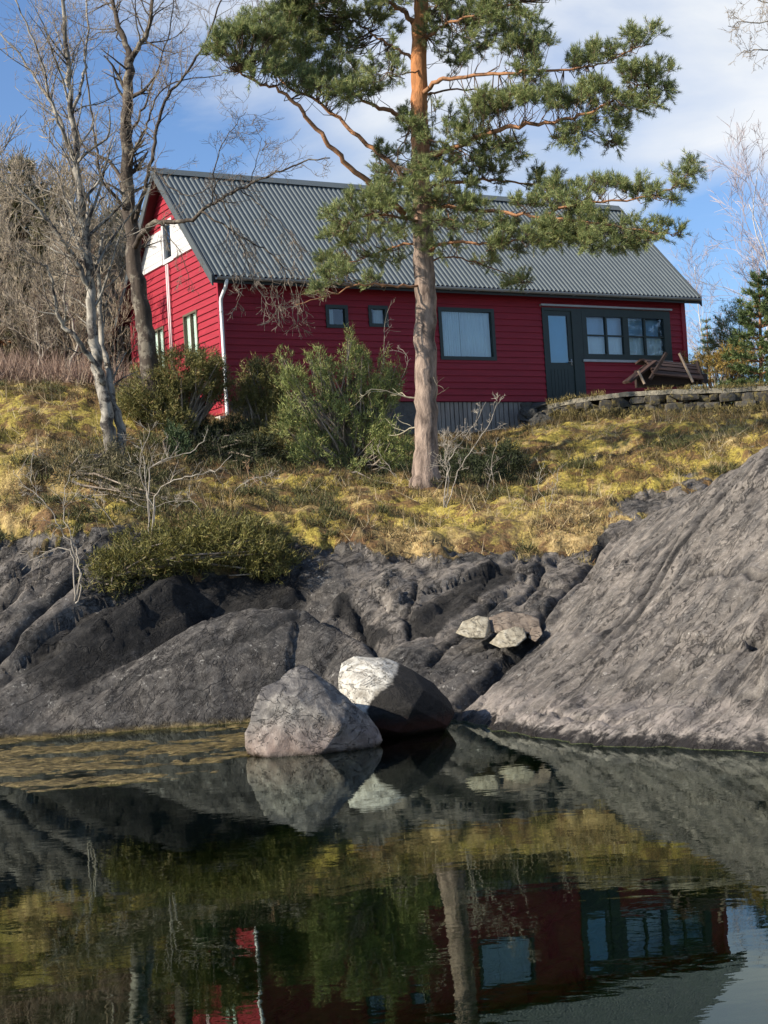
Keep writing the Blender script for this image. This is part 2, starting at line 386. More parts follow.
        dd0 = line_dist(X + .12 * wx + .08 * st, Y + .12 * wy, pts); g = np.exp(-(dd0 / w_) ** 2); crack = np.maximum(crack, g); zz = zz - dp_ * g * rk
    cush = np.abs(fbm(P2 * 1.1, 4, 71)); dz_m = .30 * fbm(P2 * .5, 3, 70) * sstep(Y, 33, 30) + .40 * (.45 - cush) + .11 * fbm(P2 * 2.9, 3, 73) 
    yard = sstep(Y, 33.0, 34.5); dz_m = dz_m * (1 - yard * .8)
    zz = zz + near * (rk * dz_r + (1 - rk) * dz_m)
    # seaweed flat just breaking the surface
    edge = np.interp(X, [-14, -8, -5, -3.6, -2.4, -1.75, -1.45, -1.0, .2, .6], [13.5, 13.6, 13.9, 14.3, 14.9, 15.2, 16.3, 16.9, 18.6, 19.6])
    wmask = sstep(Y + 1.5 * fbm(P2 * 1.0, 4, 80) - edge, -.2, .25) * sstep(Y, 21.3, 20.6) * sstep(X, .7, .3) * sstep(-X, 14, 10)
    wz_ = -.010 + .060 * fbm(np.stack([X * .8, Y * 2.0], -1), 5, 81) + .022 * fbm(P2 * 9, 2, 83)
    low = sstep(zz, .06, -.01)
    zz = zz * (1 - wmask * low) + np.maximum(wz_, zz * .3) * wmask * low
    weed = wmask * low
    return zz, rk, np.clip(moss, 0, 1), domef, weed, crack

gx = np.concatenate([[-2500,-1200,-600,-300,-160,-90,-60,-42,-32,-24,-18,-14.5,-12.5], np.arange(-11.5, -7.5, .12), np.arange(-7.5, 8.2, .043), np.arange(8.2, 12.5, .12), [13,14,15.5,18,22,28,36,50,80,150,300,600,1200,2500]])
gy = np.concatenate([[-2500,-1200,-600,-300,-100,-40,-15,-4,2,6,8,9.5], np.arange(10.5, 13.5, .15), np.arange(13.5, 24.5, .043), np.arange(24.5, 26.5, .07), np.arange(26.5, 36, .09), np.arange(36, 50, .4), [52,55,58,62,66,72,80,95,120,160,250,500,1000,2500]])
GX, GY = np.meshgrid(gx, gy)
GZ, GR, GM, GD, GW, GC = terrain(GX, GY)
def gz(x, y):
    i = int(np.clip(np.searchsorted(gx, x) - 1, 0, len(gx) - 2)); j = int(np.clip(np.searchsorted(gy, y) - 1, 0, len(gy) - 2))
    a = (x - gx[i]) / (gx[i + 1] - gx[i]); b = (y - gy[j]) / (gy[j + 1] - gy[j])
    return float((GZ[j, i] * (1 - a) + GZ[j, i + 1] * a) * (1 - b) + (GZ[j + 1, i] * (1 - a) + GZ[j + 1, i + 1] * a) * b)
def gval(G, x, y):
    return G[np.clip(np.searchsorted(gy, y), 0, len(gy) - 1), np.clip(np.searchsorted(gx, x), 0, len(gx) - 1)]
def hit(px, py, d0=12.5, d1=60):
    """where the view line through a photo pixel meets the ground"""
    d = d0
    while d < d1:
        p = at(px, py, d)
        if p.z < gz(p.x, p.y): return Vector((p.x, p.y, gz(p.x, p.y)))
        d += .05
    return None
def on(x, y, dz=0): return Vector((x, y, gz(x, y) + dz))

# terrain material
t = NT('ground_cover_and_rock')
v = t.coord('Object'); rock = t.attr('rock'); moss = t.attr('moss'); dome = t.attr('dome'); weed = t.attr('weed'); crk = t.attr('crack')
vs = t.coord('Object', (1.0, 1.0, 1.0), (0, 0, R(-48.6)))
vst = t.n('ShaderNodeMapping'); vst.inputs['Scale'].default_value = (.5, 3.0, 1.6); t.l(vs, vst.inputs[0]); vst = vst.outputs[0]
n1 = t.noise(v, 1.1, 8, .62, .2); n2 = t.noise(v, 7, 8, .68); n3 = t.noise(v, 34, 5, .65); ns = t.noise(vst, 1.5, 8, .68, .15)
n4 = t.noise(v, 22, 6, .80)
n5 = t.math('ADD', t.math('MULTIPLY', n2, .55), t.math('MULTIPLY', n4, .45))
n6 = t.noise(v, 70, 3, .7)
n5 = t.math('ADD', t.math('MULTIPLY', n5, .8), t.math('MULTIPLY', n6, .2))
dk = t.ramp(n5, [(.38, (.015, .0142, .0135)), (.50, (.042, .0395, .037)), (.62, (.120, .112, .102))])
lt = t.ramp(n5, [(.38, (.095, .082, .070)), (.5, (.180, .157, .134)), (.63, (.30, .268, .232))])
lt = t.mix(t.ramp(ns, [(.46, 0.0), (.60, 1.0)]), lt, t.ramp(n5, [(.38, (.06, .054, .05)), (.62, (.155, .14, .125))]))
big = t.ramp(n1, [(.44, 0.0), (.54, 1.0)])
geo = t.n('ShaderNodeNewGeometry'); sep = t.n('ShaderNodeSeparateXYZ'); t.l(geo.outputs['Position'], sep.inputs[0]); zc = sep.outputs['Z']
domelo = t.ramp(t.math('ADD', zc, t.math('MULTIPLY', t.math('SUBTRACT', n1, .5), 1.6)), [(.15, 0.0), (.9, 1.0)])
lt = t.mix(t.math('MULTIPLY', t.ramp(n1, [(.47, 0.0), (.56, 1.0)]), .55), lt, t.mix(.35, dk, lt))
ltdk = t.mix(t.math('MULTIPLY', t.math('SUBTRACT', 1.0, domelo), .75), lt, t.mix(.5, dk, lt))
rk_left = t.mix(t.math('MULTIPLY', big, .30), dk, lt)
midx = t.attr('mid')
rk_left = t.mix(midx, rk_left, t.mix(t.ramp(n1, [(.41, 0.0), (.50, 1.0)]), dk, lt))
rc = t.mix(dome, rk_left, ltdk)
# pale lichen spots and rings
lich = t.ramp(t.noise(v, 13, 5, .8), [(.59, 0.0), (.64, 1.0)])
lich2 = t.ramp(t.noise(v, 2.3, 3, .6), [(.42, 0.0), (.56, 1.0)])
rc = t.mix(t.math('MULTIPLY', t.math('MULTIPLY', lich, lich2), .60), rc, (.42, .40, .36))
# cracks
cv = t.n('ShaderNodeMapping'); cv.inputs['Scale'].default_value = (.3, .95, .7); t.l(vs, cv.inputs[0])
wob = t.n('ShaderNodeMix', data_type='RGBA', blend_type='LINEAR_LIGHT'); wob.inputs[0].default_value = .28
t.l(cv.outputs[0], wob.inputs[6]); t.l(t.noise(v, 1.7, 4, .6, 0, 'Color'), wob.inputs[7])
ce = t.vor(wob.outputs[2], 2.6, 'DISTANCE_TO_EDGE'); cm = t.ramp(ce, [(.0, 1.0), (.035, 0.0)])
ce2 = t.vor(wob.outputs[2], 8.5, 'DISTANCE_TO_EDGE'); cm2 = t.ramp(ce2, [(.0, 1.0), (.05, 0.0)])
cm = t.math('MULTIPLY', cm, t.ramp(t.noise(v, .9, 3), [(.52, 0.0), (.66, .8)]))
cm2 = t.math('MULTIPLY', cm2, t.ramp(t.noise(v, 2.1, 3), [(.50, 0.0), (.62, .6)]))
call = t.math('MAXIMUM', t.math('MAXIMUM', cm, cm2), t.math('MULTIPLY', crk, .9))
shade_stain = t.attr('shade_stain'); rc = t.mix(t.ramp(t.math('ADD', shade_stain, t.math('MULTIPLY', t.math('SUBTRACT', n1, .5), 1.2)), [(.26, 0.0), (.46, .90)]), rc, t.ramp(n5, [(.40, (.003, .003, .003)), (.5, (.008, .0075, .007)), (.62, (.03, .028, .026))]))  # overhang shade and black stain painted over the rock colour
rc = t.mix(t.math('MULTIPLY', call, .8), rc, (.012, .012, .012))
ja = t.noise(vst, .8, 7, .60, .25); jl = t.ramp(ja, [(.478, 0.0), (.5, 1.0), (.515, 0.0)]); jb = t.noise(vst, 2.2, 6, .6, .2); jl2 = t.ramp(jb, [(.480, 0.0), (.5, .9), (.515, 0.0)])
jl = t.math('MULTIPLY', t.math('MAXIMUM', jl, jl2), t.ramp(t.noise(v, 1.6, 3), [(.40, 0.0), (.52, 1.0)]))
rc = t.mix(t.math('MULTIPLY', jl, .62), rc, (.016, .015, .015))
# tide line: pinkish bleached belt, black algae at the water
tide = t.math('ADD', zc, t.math('MULTIPLY', t.math('SUBTRACT', n2, .5), .35))
belt = t.ramp(tide, [(.0, 0.0), (.06, .0), (.12, 1.0), (.30, .7), (.42, 0.0)])
rc = t.mix(t.math('MULTIPLY', t.math('MULTIPLY', belt, t.math('ADD', t.math('MULTIPLY', dome, .60), .08)), t.ramp(t.noise(v, 3.2, 6, .7), [(.42, 0.1), (.6, 1.0)])), rc, (.38, .33, .29))
wet = t.ramp(tide, [(.05, 1.0), (.12, 0.0)])
rc = t.mix(wet, rc, (.018, .015, .012))
# soil, heather, moss, dry grass
g1 = t.noise(v, 2.6, 6, .62, .3); g2 = t.noise(v, 19, 6, .7)
heath = t.ramp(g2, [(.28, (.022, .020, .010)), (.5, (.075, .055, .024)), (.72, (.17, .105, .045))])
mossc = t.ramp(g2, [(.32, (.085, .066, .014)), (.5, (.30, .235, .045)), (.66, (.47, .375, .09))])
strw = t.ramp(g2, [(.25, (.15, .10, .04)), (.5, (.36, .255, .11)), (.75, (.52, .40, .20))])
mf = t.ramp(t.math('ADD', t.math('MULTIPLY', moss, .65), t.math('SUBTRACT', g1, .22)), [(.44, 0.0), (.54, 1.0)])
gc = t.mix(mf, heath, mossc)
gc = t.mix(t.math('MULTIPLY', t.ramp(t.noise(v, 1.4, 5, .6, .2), [(.52, 0.0), (.62, 1.0)]), .8), gc, strw)
straw = t.attr('straw'); gc = t.mix(t.math('MULTIPLY', straw, t.ramp(g1, [(.36, 0.2), (.52, 1.0)])), gc, strw)
gc = t.mix(t.ramp(n3, [(.30, .55), (.42, 0.0)]), gc, (.02, .017, .009))
litter = t.ramp(t.noise(v, 1.5, 6, .65), [(.50, 0.0), (.56, .88)]); gc = t.mix(litter, gc, t.ramp(g2, [(.3, (.035, .020, .010)), (.7, (.20, .105, .045))]))
rf = t.ramp(t.math('ADD', rock, t.math('MULTIPLY', t.math('SUBTRACT', n2, .5), .9)), [(.44, 0.0), (.56, 1.0)])
base = t.mix(rf, gc, rc)
wd = t.ramp(t.noise(t.coord('Object', (1, 2.2, 1)), 7, 6, .7), [(.36, (.035, .026, .008)), (.52, (.13, .098, .034)), (.66, (.30, .225, .095))])
base = t.mix(weed, base, wd)
# mud of the lake bed
deep = t.ramp(zc, [(0.0, 1.0), (.001, 0.0)])
bed = t.ramp(n2, [(.3, (.060, .090, .026)), (.7, (.170, .190, .065))])
base = t.mix(t.math('MULTIPLY', deep, t.math('SUBTRACT', 1.0, weed)), base, bed)
hr = t.math('SUBTRACT', t.math('ADD', t.math('MULTIPLY', n2, .5), t.math('MULTIPLY', ns, .8)), t.math('ADD', t.math('MULTIPLY', call, .45), t.math('MULTIPLY', jl, .60)))
hm = t.math('ADD', t.math('MULTIPLY', g2, .6), t.math('MULTIPLY', g1, 2.0))
nb = t.bump(t.mix(rf, hm, hr), .036, 1.0); nb = t.bump(n4, .012, 1.0, nb); nb = t.bump(n6, .0025, 1.0, nb)
t.fin(base, t.ramp(wet, [(0, .88), (1, .35)]), nb, .3)
M_TERR = t.m

def grid_mesh(name, X, Y, Z, attrs):
    ny, nx = X.shape; me = bpy.data.meshes.new(name)
    co = np.stack([X, Y, Z], -1).reshape(-1, 3).astype(np.float32)
    idx = np.arange(ny * nx).reshape(ny, nx)
    f = np.stack([idx[:-1, :-1], idx[:-1, 1:], idx[1:, 1:], idx[1:, :-1]], -1).reshape(-1, 4)
    me.vertices.add(len(co)); me.vertices.foreach_set('co', co.ravel())
    me.loops.add(f.size); me.loops.foreach_set('vertex_index', f.ravel().astype(np.int32))
    me.polygons.add(len(f)); me.polygons.foreach_set('loop_start', np.arange(0, f.size, 4, dtype=np.int32))
    me.polygons.foreach_set('use_smooth', np.ones(len(f), bool)); me.update(calc_edges=True)
    for k, a in attrs.items():
        at_ = me.attributes.new(k, 'FLOAT', 'POINT'); at_.data.foreach_set('value', a.ravel().astype(np.float32))
    return me
# warm dead grass by the top of the right rock and on the lip above the boulders
def blob(px, py, r, X=GX, Y=GY):
    p = hit(px, py) or at(px, py, 25); return np.exp(-(((X - p.x) / r) ** 2 + ((Y - p.y) / (r * 1.6)) ** 2))
straw_a = np.clip(blob(575, 545, .8) + blob(600, 525, .6) + blob(410, 560, .5) + blob(60, 470, .8) * .6 + blob(20, 500, .6) * .7 + blob(330, 585, .3), 0, 1)
mid_a = np.clip(sstep(GX, -.9, -.2) * sstep(GY, 20.3, 21.2) + .7 * sstep(-GX, 3.6, 4.6) * sstep(GY, 20.6, 21.6), 0, 1)
shade_stain_a = np.clip(np.exp(-(line_dist(GX, GY, [(60,685,20.9),(120,650,21.4),(190,610,22.0),(270,585,22.6)]) / .52) ** 2) + .9 * np.exp(-(line_dist(GX, GY, [(425,640,21.4),(470,600,22.3),(500,575,22.8)]) / .25) ** 2) + .55 * np.exp(-(line_dist(GX, GY, [(340,600,22.2),(380,640,21.3)]) / .2) ** 2), 0, 1)  # mask for painted shade below the overhang and black stains on the rock
me = grid_mesh('ground', GX, GY, GZ, dict(rock=GR, moss=GM, dome=GD, weed=GW, crack=GC, straw=straw_a, mid=mid_a, shade_stain=shade_stain_a))
ground = linkm('ground', me, M_TERR); tag(ground, kind='structure')

# water
t = NT('lake_water'); t.t.nodes.remove(t.p)
v = t.coord('Object', (1.0, 1.6, 1.0))
h = t.math('ADD', t.noise(v, 2.3, 3, .5, .3), t.math('MULTIPLY', t.noise(v, 9, 2, .5), .16))
nb = t.bump(h, .0010, 1.0)
gl = t.n('ShaderNodeBsdfGlossy'); gl.inputs['Roughness'].default_value = 0.0; gl.inputs['Color'].default_value = (.86, .97, .89, 1); t.l(nb, gl.inputs['Normal'])
tr = t.n('ShaderNodeBsdfTransparent'); tr.inputs['Color'].default_value = (.45, .56, .30, 1)
fr = t.n('ShaderNodeFresnel'); fr.inputs['IOR'].default_value = 1.34; t.l(nb, fr.inputs['Normal'])
mx = t.n('ShaderNodeMixShader'); t.l(fr.outputs[0], mx.inputs[0]); t.l(tr.outputs[0], mx.inputs[1]); t.l(gl.outputs[0], mx.inputs[2]); t.l(mx.outputs[0], t.out.inputs[0])
mb = MB(); mb.face([(-2400, -2400, 0), (2400, -2400, 0), (2400, 24.5, 0), (-2400, 24.5, 0)])
water = mb.build('water', t.m); tag(water, kind='structure')

# ------------------------------------------------------------------ the house
HO = Vector((-3.2524, 32.7258, 0)); HYAW = 0.5165
HL, HW = 12.88, 2.65                      # facade length, half the gable width
ZE, ZR, OG, OE = 8.33, 11.36, 0.275, 0.364
SL = (ZR - ZE) / (HW + OE)
house = empty('wooden_house', (HO.x, HO.y, 0), HYAW)
tag(house, 'red weatherboard house with a grey corrugated roof standing above the rocky shore', 'house')

def red(name, dirt):
    t = NT(name); v = t.coord('Object', (1, 1, 1)); n = t.noise(t.coord('Object', (.5, .5, 6)), 3, 6, .65); n2 = t.noise(v, 24, 4, .6)
    c = t.mix(n, (.13, .0055, .014), (.39, .020, .038)); c = t.mix(t.math('MULTIPLY', t.ramp(n2, [(.55, 0.0), (.75, 1.0)]), dirt), c, (.15, .018, .026))
    return t.fin(c, .62, t.bump(n2, .003), .35)
M_RED = red('red_paint', .5)
M_REDD = simple('red_trim_paint', (.27, .012, .028), .55, .12, 9)
M_DARK = simple('dark_green_paint', (.018, .030, .028), .45, .2, 9)
M_WHITE = simple('white_paint', (.50, .49, .48), .5, .08, 7)
M_METAL = simple('galvanised_gutter', (.34, .35, .36), .45, .15, 9, metal=.3)
M_PIPE = simple('white_downpipe_enamel', (.72, .73, .74), .35, .06, 6)
def roof_mat():
    t = NT('corrugated_roof_metal'); v = t.coord('Object'); n = t.noise(v, 1.7, 7, .65, .4); n2 = t.noise(t.coord('Object', (14, .5, .5)), 2.4, 4, .6); n3 = t.noise(v, 30, 4, .7)
    c = t.mix(n, (.085, .105, .112), (.155, .18, .185)); c = t.mix(t.math('MULTIPLY', n2, .45), c, (.065, .085, .09))
    c = t.mix(t.ramp(n3, [(.6, 0.0), (.75, .5)]), c, (.16, .155, .12))
    return t.fin(c, .5, t.bump(n3, .002), .4, .15)
M_ROOF = roof_mat()
M_GREYWOOD = simple('weathered_grey_boards', (.27, .245, .22), .85, .35, 5, .01, stretch=(3, 3, .6))
M_FOUND = simple('foundation_stone', (.10, .10, .095), .9, .5, 3, .04)
M_CURT = simple('pale_curtain', (.80, .92, 1.0), .9, .05, 3)  # curtain cloth, tinted blue to stand for sky reflected in the glass
M_CURT2 = simple('sky_reflection_blue', (.34, .58, .80), .6, .08, 3)  # sky reflected in the upper panes, put into the cloth colour
M_INT = simple('dim_room', (.10, .13, .16), .9, .3, 2)
def glass_mat():
    t = NT('window_glass'); t.t.nodes.remove(t.p)
    g = t.n('ShaderNodeBsdfGlossy'); g.inputs['Roughness'].default_value = .01; g.inputs['Color'].default_value = (.95, .97, 1, 1)
    tr = t.n('ShaderNodeBsdfTransparent'); tr.inputs['Color'].default_value = (.86, .93, .97, 1)
    f = t.n('ShaderNodeFresnel'); f.inputs['IOR'].default_value = 1.9
    w = t.bump(t.noise(t.coord('Object'), 1.2, 2), .004); t.l(w, g.inputs['Normal'])
    m = t.n('ShaderNodeMixShader'); t.l(f.outputs[0], m.inputs[0]); t.l(tr.outputs[0], m.inputs[1]); t.l(g.outputs[0], m.inputs[2]); t.l(m.outputs[0], t.out.inputs[0])
    return t.m
M_GLASS = glass_mat()
ident = lambda p: p

def siding(mb, a0, a1, z0, z1, holes, plane, pitch=.152, lip=.026, clip=None):
    """lapped boards: rows from z0 to z1 between a0..a1 minus holes; plane(a, off, z) -> local point; clip(z)->(lo,hi)"""
    rows = int(math.ceil((z1 - z0) / pitch))
    for k in range(rows):
        za, zb = z0 + k * pitch, min(z0 + (k + 1) * pitch, z1)
        cuts = {a0, a1}
        for h in holes:
            if h[2] < zb and h[3] > za: cuts.add(h[0]); cuts.add(h[1])
        cs = sorted(cuts)
        for c0, c1 in zip(cs[:-1], cs[1:]):
            segs = [(za, zb)]
            for h in holes:
                if h[0] <= c0 + 1e-6 and h[1] >= c1 - 1e-6:
                    ns = []
                    for s0, s1 in segs:
                        if h[2] > s0: ns.append((s0, min(s1, h[2])))
                        if h[3] < s1: ns.append((max(s0, h[3]), s1))
                    segs = [q for q in ns if q[1] - q[0] > 1e-4]
            for s0, s1 in segs:
                la, lb = c0, c1; ta, tb = c0, c1
                if clip:
                    q = clip(s0); la, lb = max(c0, q[0]), min(c1, q[1]); q = clip(s1); ta, tb = max(c0, q[0]), min(c1, q[1])
                    if lb <= la: continue
                    if tb <= ta: ta = tb = (max(c0, min(c1, (q[0] + q[1]) / 2)))
                f0 = lip * (1 - (s0 - za) / pitch); f1 = lip * (1 - (s1 - za) / pitch)
                jit = .003 * math.sin(k * 12.9898)
                mb.face([plane(la, f0 + jit, s0), plane(lb, f0 + jit, s0), plane(tb, f1 + jit, s1), plane(ta, f1 + jit, s1)])
                mb.face([plane(la, jit - .004, s0), plane(lb, jit - .004, s0), plane(lb, f0 + jit, s0), plane(la, f0 + jit, s0)])
fp = lambda a, off, z: (a, -off, z)                  # facade: along u, outwards -v
gp = lambda a, off, z: (-off, a, z)                  # gable: along v, outwards -u
F_H = [(2.56, 3.10, 7.36, 7.86), (3.65, 4.14, 7.41, 7.88), (5.50, 7.03, 6.69, 7.90), (8.44, 9.36, 5.72, 7.99), (9.62, 12.31, 6.76, 7.95)]
G_H = [(3.20, 3.98, 6.75, 7.86), (1.20, 1.98, 6.75, 7.89), (2.36, 2.98, 9.26, 10.22)]
mb = MB(); siding(mb, 0.0, HL, 5.71, 8.32, F_H, fp); front_wall = mb.build('front_wall', M_RED, house)
rake = lambda z: ((z - ZE + .06) / SL - OE, 2 * HW + OE - (z - ZE + .06) / SL) if z > 8.3 else (0.0, 2 * HW)
mb = MB(); siding(mb, 0.0, 2 * HW, 5.30, 11.2, G_H, gp, clip=lambda z: (max(0, rake(z)[0]), min(2 * HW, rake(z)[1])))
gable = mb.build('gable_wall', M_RED, house); gable['label'] = 'sunlit red gable wall with a white upper band'
mb = MB()   # far walls, plain
mb.face([(HL, 0, 4.8), (HL, 2 * HW, 4.8), (HL, 2 * HW, 8.3), (HL, HW, 11.2), (HL, 0, 8.3)])
mb.face([(0, 2 * HW, 4.8), (HL, 2 * HW, 4.8), (HL, 2 * HW, 8.3), (0, 2 * HW, 8.3)])
mb.build('rear_wall', M_RED, house)
mb = MB(); rr = random.Random(3)   # stone plinth
for q in (((0.06, .03, 3.4), (5.08, .3, 5.70)), ((7.72, .03, 3.6), (HL - .02, .3, 5.70)), ((.04, .31, 3.6), (.3, 2 * HW - .05, 5.29))):
    mb = MB(); mb.box(*q); mb.build('foundation', M_FOUND, house)
mb = MB(); x = 5.10
while x < 7.70:
    w = rr.uniform(.085, .12); mb.box((x, .015 + rr.uniform(-.008, .008), 3.6), (x + w, .045, 5.695)); x += w + rr.uniform(.012, .03)
mb.box((5.08, .06, 3.6), (7.72, .30, 5.69), mi=1)
mb.build('basement_boards', [M_GREYWOOD, simple('dark_gap', (.02, .018, .016), 1)], house)
for q in (((-.035, -.040, 5.28), (.10, .035, 8.30)), ((HL - .10, -.045, 5.70), (HL + .03, .06, 8.32)), ((-.04, 2 * HW - .1, 5.3), (.05, 2 * HW + .03, 8.3))):
    mb = MB(); mb.box(*q); mb.build('corner_board', M_REDD, house)

# roof: two corrugated sheets with a trapezoid profile, ridge cap, verge boards
def roof_sheet(front):
    mb = MB(); n = []; a = -OG; P = .128
    prof = [(0, 0), (.040, 0), (.058, .028), (.098, .028), (.116, 0)]
    while a < HL + OG:
        for dx, dz in prof:
            if a + dx <= HL + OG: n.append((a + dx, dz))
        a += P
    n.append((HL + OG, 0))
    for k in range(len(n) - 1):
        (x0, h0), (x1, h1) = n[k], n[k + 1]
        if front: e = [(-OE, ZE), (HW, ZR)]
        else: e = [(2 * HW + OE, ZE), (HW, ZR)]
        mb.face([(x0, e[0][0], e[0][1] + h0), (x1, e[0][0], e[0][1] + h1), (x1, e[1][0], e[1][1] + h1), (x0, e[1][0], e[1][1] + h0)])
    return mb
roof = roof_sheet(True).build('roof', M_ROOF, house)
roof_sheet(False).build('roof', M_ROOF, house)
mb = MB()
for s in (1, -1):
    mb.face([(-OG - .02, HW, ZR + .065), (HL + OG + .02, HW, ZR + .065), (HL + OG + .02, HW - s * .17, ZR + .065 - .17 * SL), (-OG - .02, HW - s * .17, ZR + .065 - .17 * SL)])
mb.build('ridge_cap', M_ROOF, roof)
M_VERGE = simple('dark_verge', (.055, .065, .07), .6)
for x0, x1 in ((-OG - .035, -OG + .002), (HL + OG - .002, HL + OG + .035)):
    for s in (1, -1):
        mb = MB(); e0 = (HW - s * (HW + OE + .02), ZE - .02 * SL); e1 = (HW, ZR)
        a = [(x0, e0[0], e0[1] + .045), (x1, e0[0], e0[1] + .045), (x1, e1[0], e1[1] + .045), (x0, e1[0], e1[1] + .045)]
        b = [(p[0], p[1], p[2] - .24) for p in a]
        vs = a + b; mb.add(vs, [(0,1,2,3),(7,6,5,4),(0,4,5,1),(1,5,6,2),(2,6,7,3),(3,7,4,0)]); mb.build('verge_board', M_VERGE, house)
mb = MB()   # boarded underside of the overhangs
for s in (1, -1):
    y0 = HW - s * (HW + OE); y1 = HW
    for xa, xb in ((-OG, -.002), (.0, HL), (HL + .002, HL + OG)):
        mb.face([(xa, y0, ZE - .05), (xb, y0, ZE - .05), (xb, y1, ZR - .05), (xa, y1, ZR - .05)])
mb.build('soffit', simple('dark_red_soffit', (.10, .012, .018), .7), house)
mb = MB(); mb.box((-OG, -OE - .002, ZE - .15), (HL + OG, -OE + .022, ZE - .01)); mb.build('fascia', simple('dark_fascia', (.025, .028, .03), .6), house)
mb = MB(); y = -OE - .06
prof = [(math.cos(a) * .06, math.sin(a) * .06) for a in [math.pi + i * math.pi / 8 for i in range(9)]]
for i in range(8):
    (a0, b0), (a1, b1) = prof[i], prof[i + 1]; z = ZE - .03
    mb.face([(-OG + .05, y + a0, z + b0), (HL + OG - .05, y + a0, z + b0), (HL + OG - .05, y + a1, z + b1), (-OG + .05, y + a1, z + b1)])
gut = mb.build('gutter', M_METAL, house, True)
k = -OG + .3
while k < HL + OG: mb = MB(); mb.box((k, y - .066, ZE - .10), (k + .02, y + .066, ZE - .096)); mb.build('bracket', M_METAL, gut); k += .7
mb = MB(); mb.tube([(.02, y, ZE - .08), (.0, y, ZE - .16), (-.0, y + .04, ZE - .23), (.0, -.12, ZE - .42), (.0, -.085, ZE - .5), (.0, -.085, 5.42), (-.02, -.13, 5.36)], .038, 10)
dp = mb.build('downpipe', M_PIPE, house, True)
for z in (5.7, 6.6, 7.6): mb = MB(); mb.tube([(0, -.085, z), (0, -.085, z + .035)], .046, 10); mb.build('clamp', M_METAL, dp)
M_VP = simple('pale_pipe', (.55, .42, .42), .5)
for yy in (2.64, 2.74): mb = MB(); mb.tube([(-.06, yy, 9.2), (-.06, yy, 6.6)], .024, 8); mb.build('vent_pipe', M_VP, house, True)

def window(holes, plane, frame_w, mull_v, mull_h, curtain, bars_label=None, framem=None, door=False, sill=False, proud=.035, sash=None):
    a0, a1, z0, z1 = holes; framem = framem or M_DARK
    def T(b): # box in (a, off, z)
        return lambda p: Vector(plane(p.x, p.y, p.z))
    P = T(0)
    mb = MB()
    mb.box((a0 - .01, -.06, z0 - .01), (a0 + frame_w, proud, z1 + .01), P); mb.box((a1 - frame_w, -.06, z0 - .01), (a1 + .01, proud, z1 + .01), P)
    mb.box((a0 + frame_w, -.06, z1 - frame_w), (a1 - frame_w, proud, z1 + .01), P); mb.box((a0 + frame_w, -.06, z0 - .01), (a1 - frame_w, proud, z0 + frame_w), P)
    w = mb.build('window', framem, house)
    ia0, ia1, iz0, iz1 = a0 + frame_w, a1 - frame_w, z0 + frame_w, z1 - frame_w
    if mull_v or mull_h:
        mb = MB()
        for f, ww in mull_v: x = ia0 + (ia1 - ia0) * f; mb.box((x - ww / 2, -.05, iz0), (x + ww / 2, proud - .012, iz1), P)
        for f, ww in mull_h: z = iz0 + (iz1 - iz0) * f; mb.box((ia0, -.046, z - ww / 2), (ia1, proud - .018, z + ww / 2), P)
        mb.build('glazing_bar', framem, w)
    q = [plane(ia0, -.02, iz0), plane(ia1, -.02, iz0), plane(ia1, -.02, iz1), plane(ia0, -.02, iz1)]
    mb = MB(); mb.face(q if plane is fp else q[::-1]); mb.build('pane', M_GLASS, w)
    mb = MB(); mb.box((ia0 - .02, -.50, iz0 - .02), (ia1 + .02, -.49, iz1 + .02), P)
    for q in (((ia0 - .02, -.49, iz0 - .02), (ia0 - .01, -.06, iz1 + .02)), ((ia1 + .01, -.49, iz0 - .02), (ia1 + .02, -.06, iz1 + .02)),
              ((ia0 - .01, -.49, iz0 - .02), (ia1 + .01, -.06, iz0 - .01)), ((ia0 - .01, -.49, iz1 + .01), (ia1 + .01, -.06, iz1 + .02))): mb.box(*q, P)
    mb.build('room', M_INT, w)
    for (c0, c1, d0, d1, m, off) in curtain:
        # a softly folded cloth sheet
        mb = MB(); N = 28; xa = ia0 + (ia1 - ia0) * c0; xb = ia0 + (ia1 - ia0) * c1; za = iz0 + (iz1 - iz0) * d0; zb_ = iz0 + (iz1 - iz0) * d1
        pts = [(xa + (xb - xa) * i / N, -off - .012 * math.sin(i * 1.9) - .005 * math.sin(i * .8)) for i in range(N + 1)]
        for (q0, o0), (q1, o1) in zip(pts[:-1], pts[1:]): mb.face([plane(q0, o0, za), plane(q1, o1, za), plane(q1, o1, zb_), plane(q0, o0, zb_)])
        mb.build('curtain', m, w, True)
    if sill:
        mb = MB(); mb.box((a0 - .06, 0, z0 - .07), (a1 + .06, .075, z0 - .012), P); mb.build('sill', sill, w)
    return w
M_BF = simple('brown_frame', (.10, .075, .05), .6); M_CURG = simple('greenish_white_curtain', (.74, .80, .70), .9, .05, 3)
window(F_H[0], fp, .07, [], [], [(0, .45, 0, 1, M_CURT, .12)])
window(F_H[1], fp, .07, [], [], [(.35, 1, 0, 1, M_CURT, .12)])
window(F_H[2], fp, .075, [], [], [(0, .385, 0, 1, M_CURT, .07), (.40, 1, 0, 1, M_CURT, .085)])
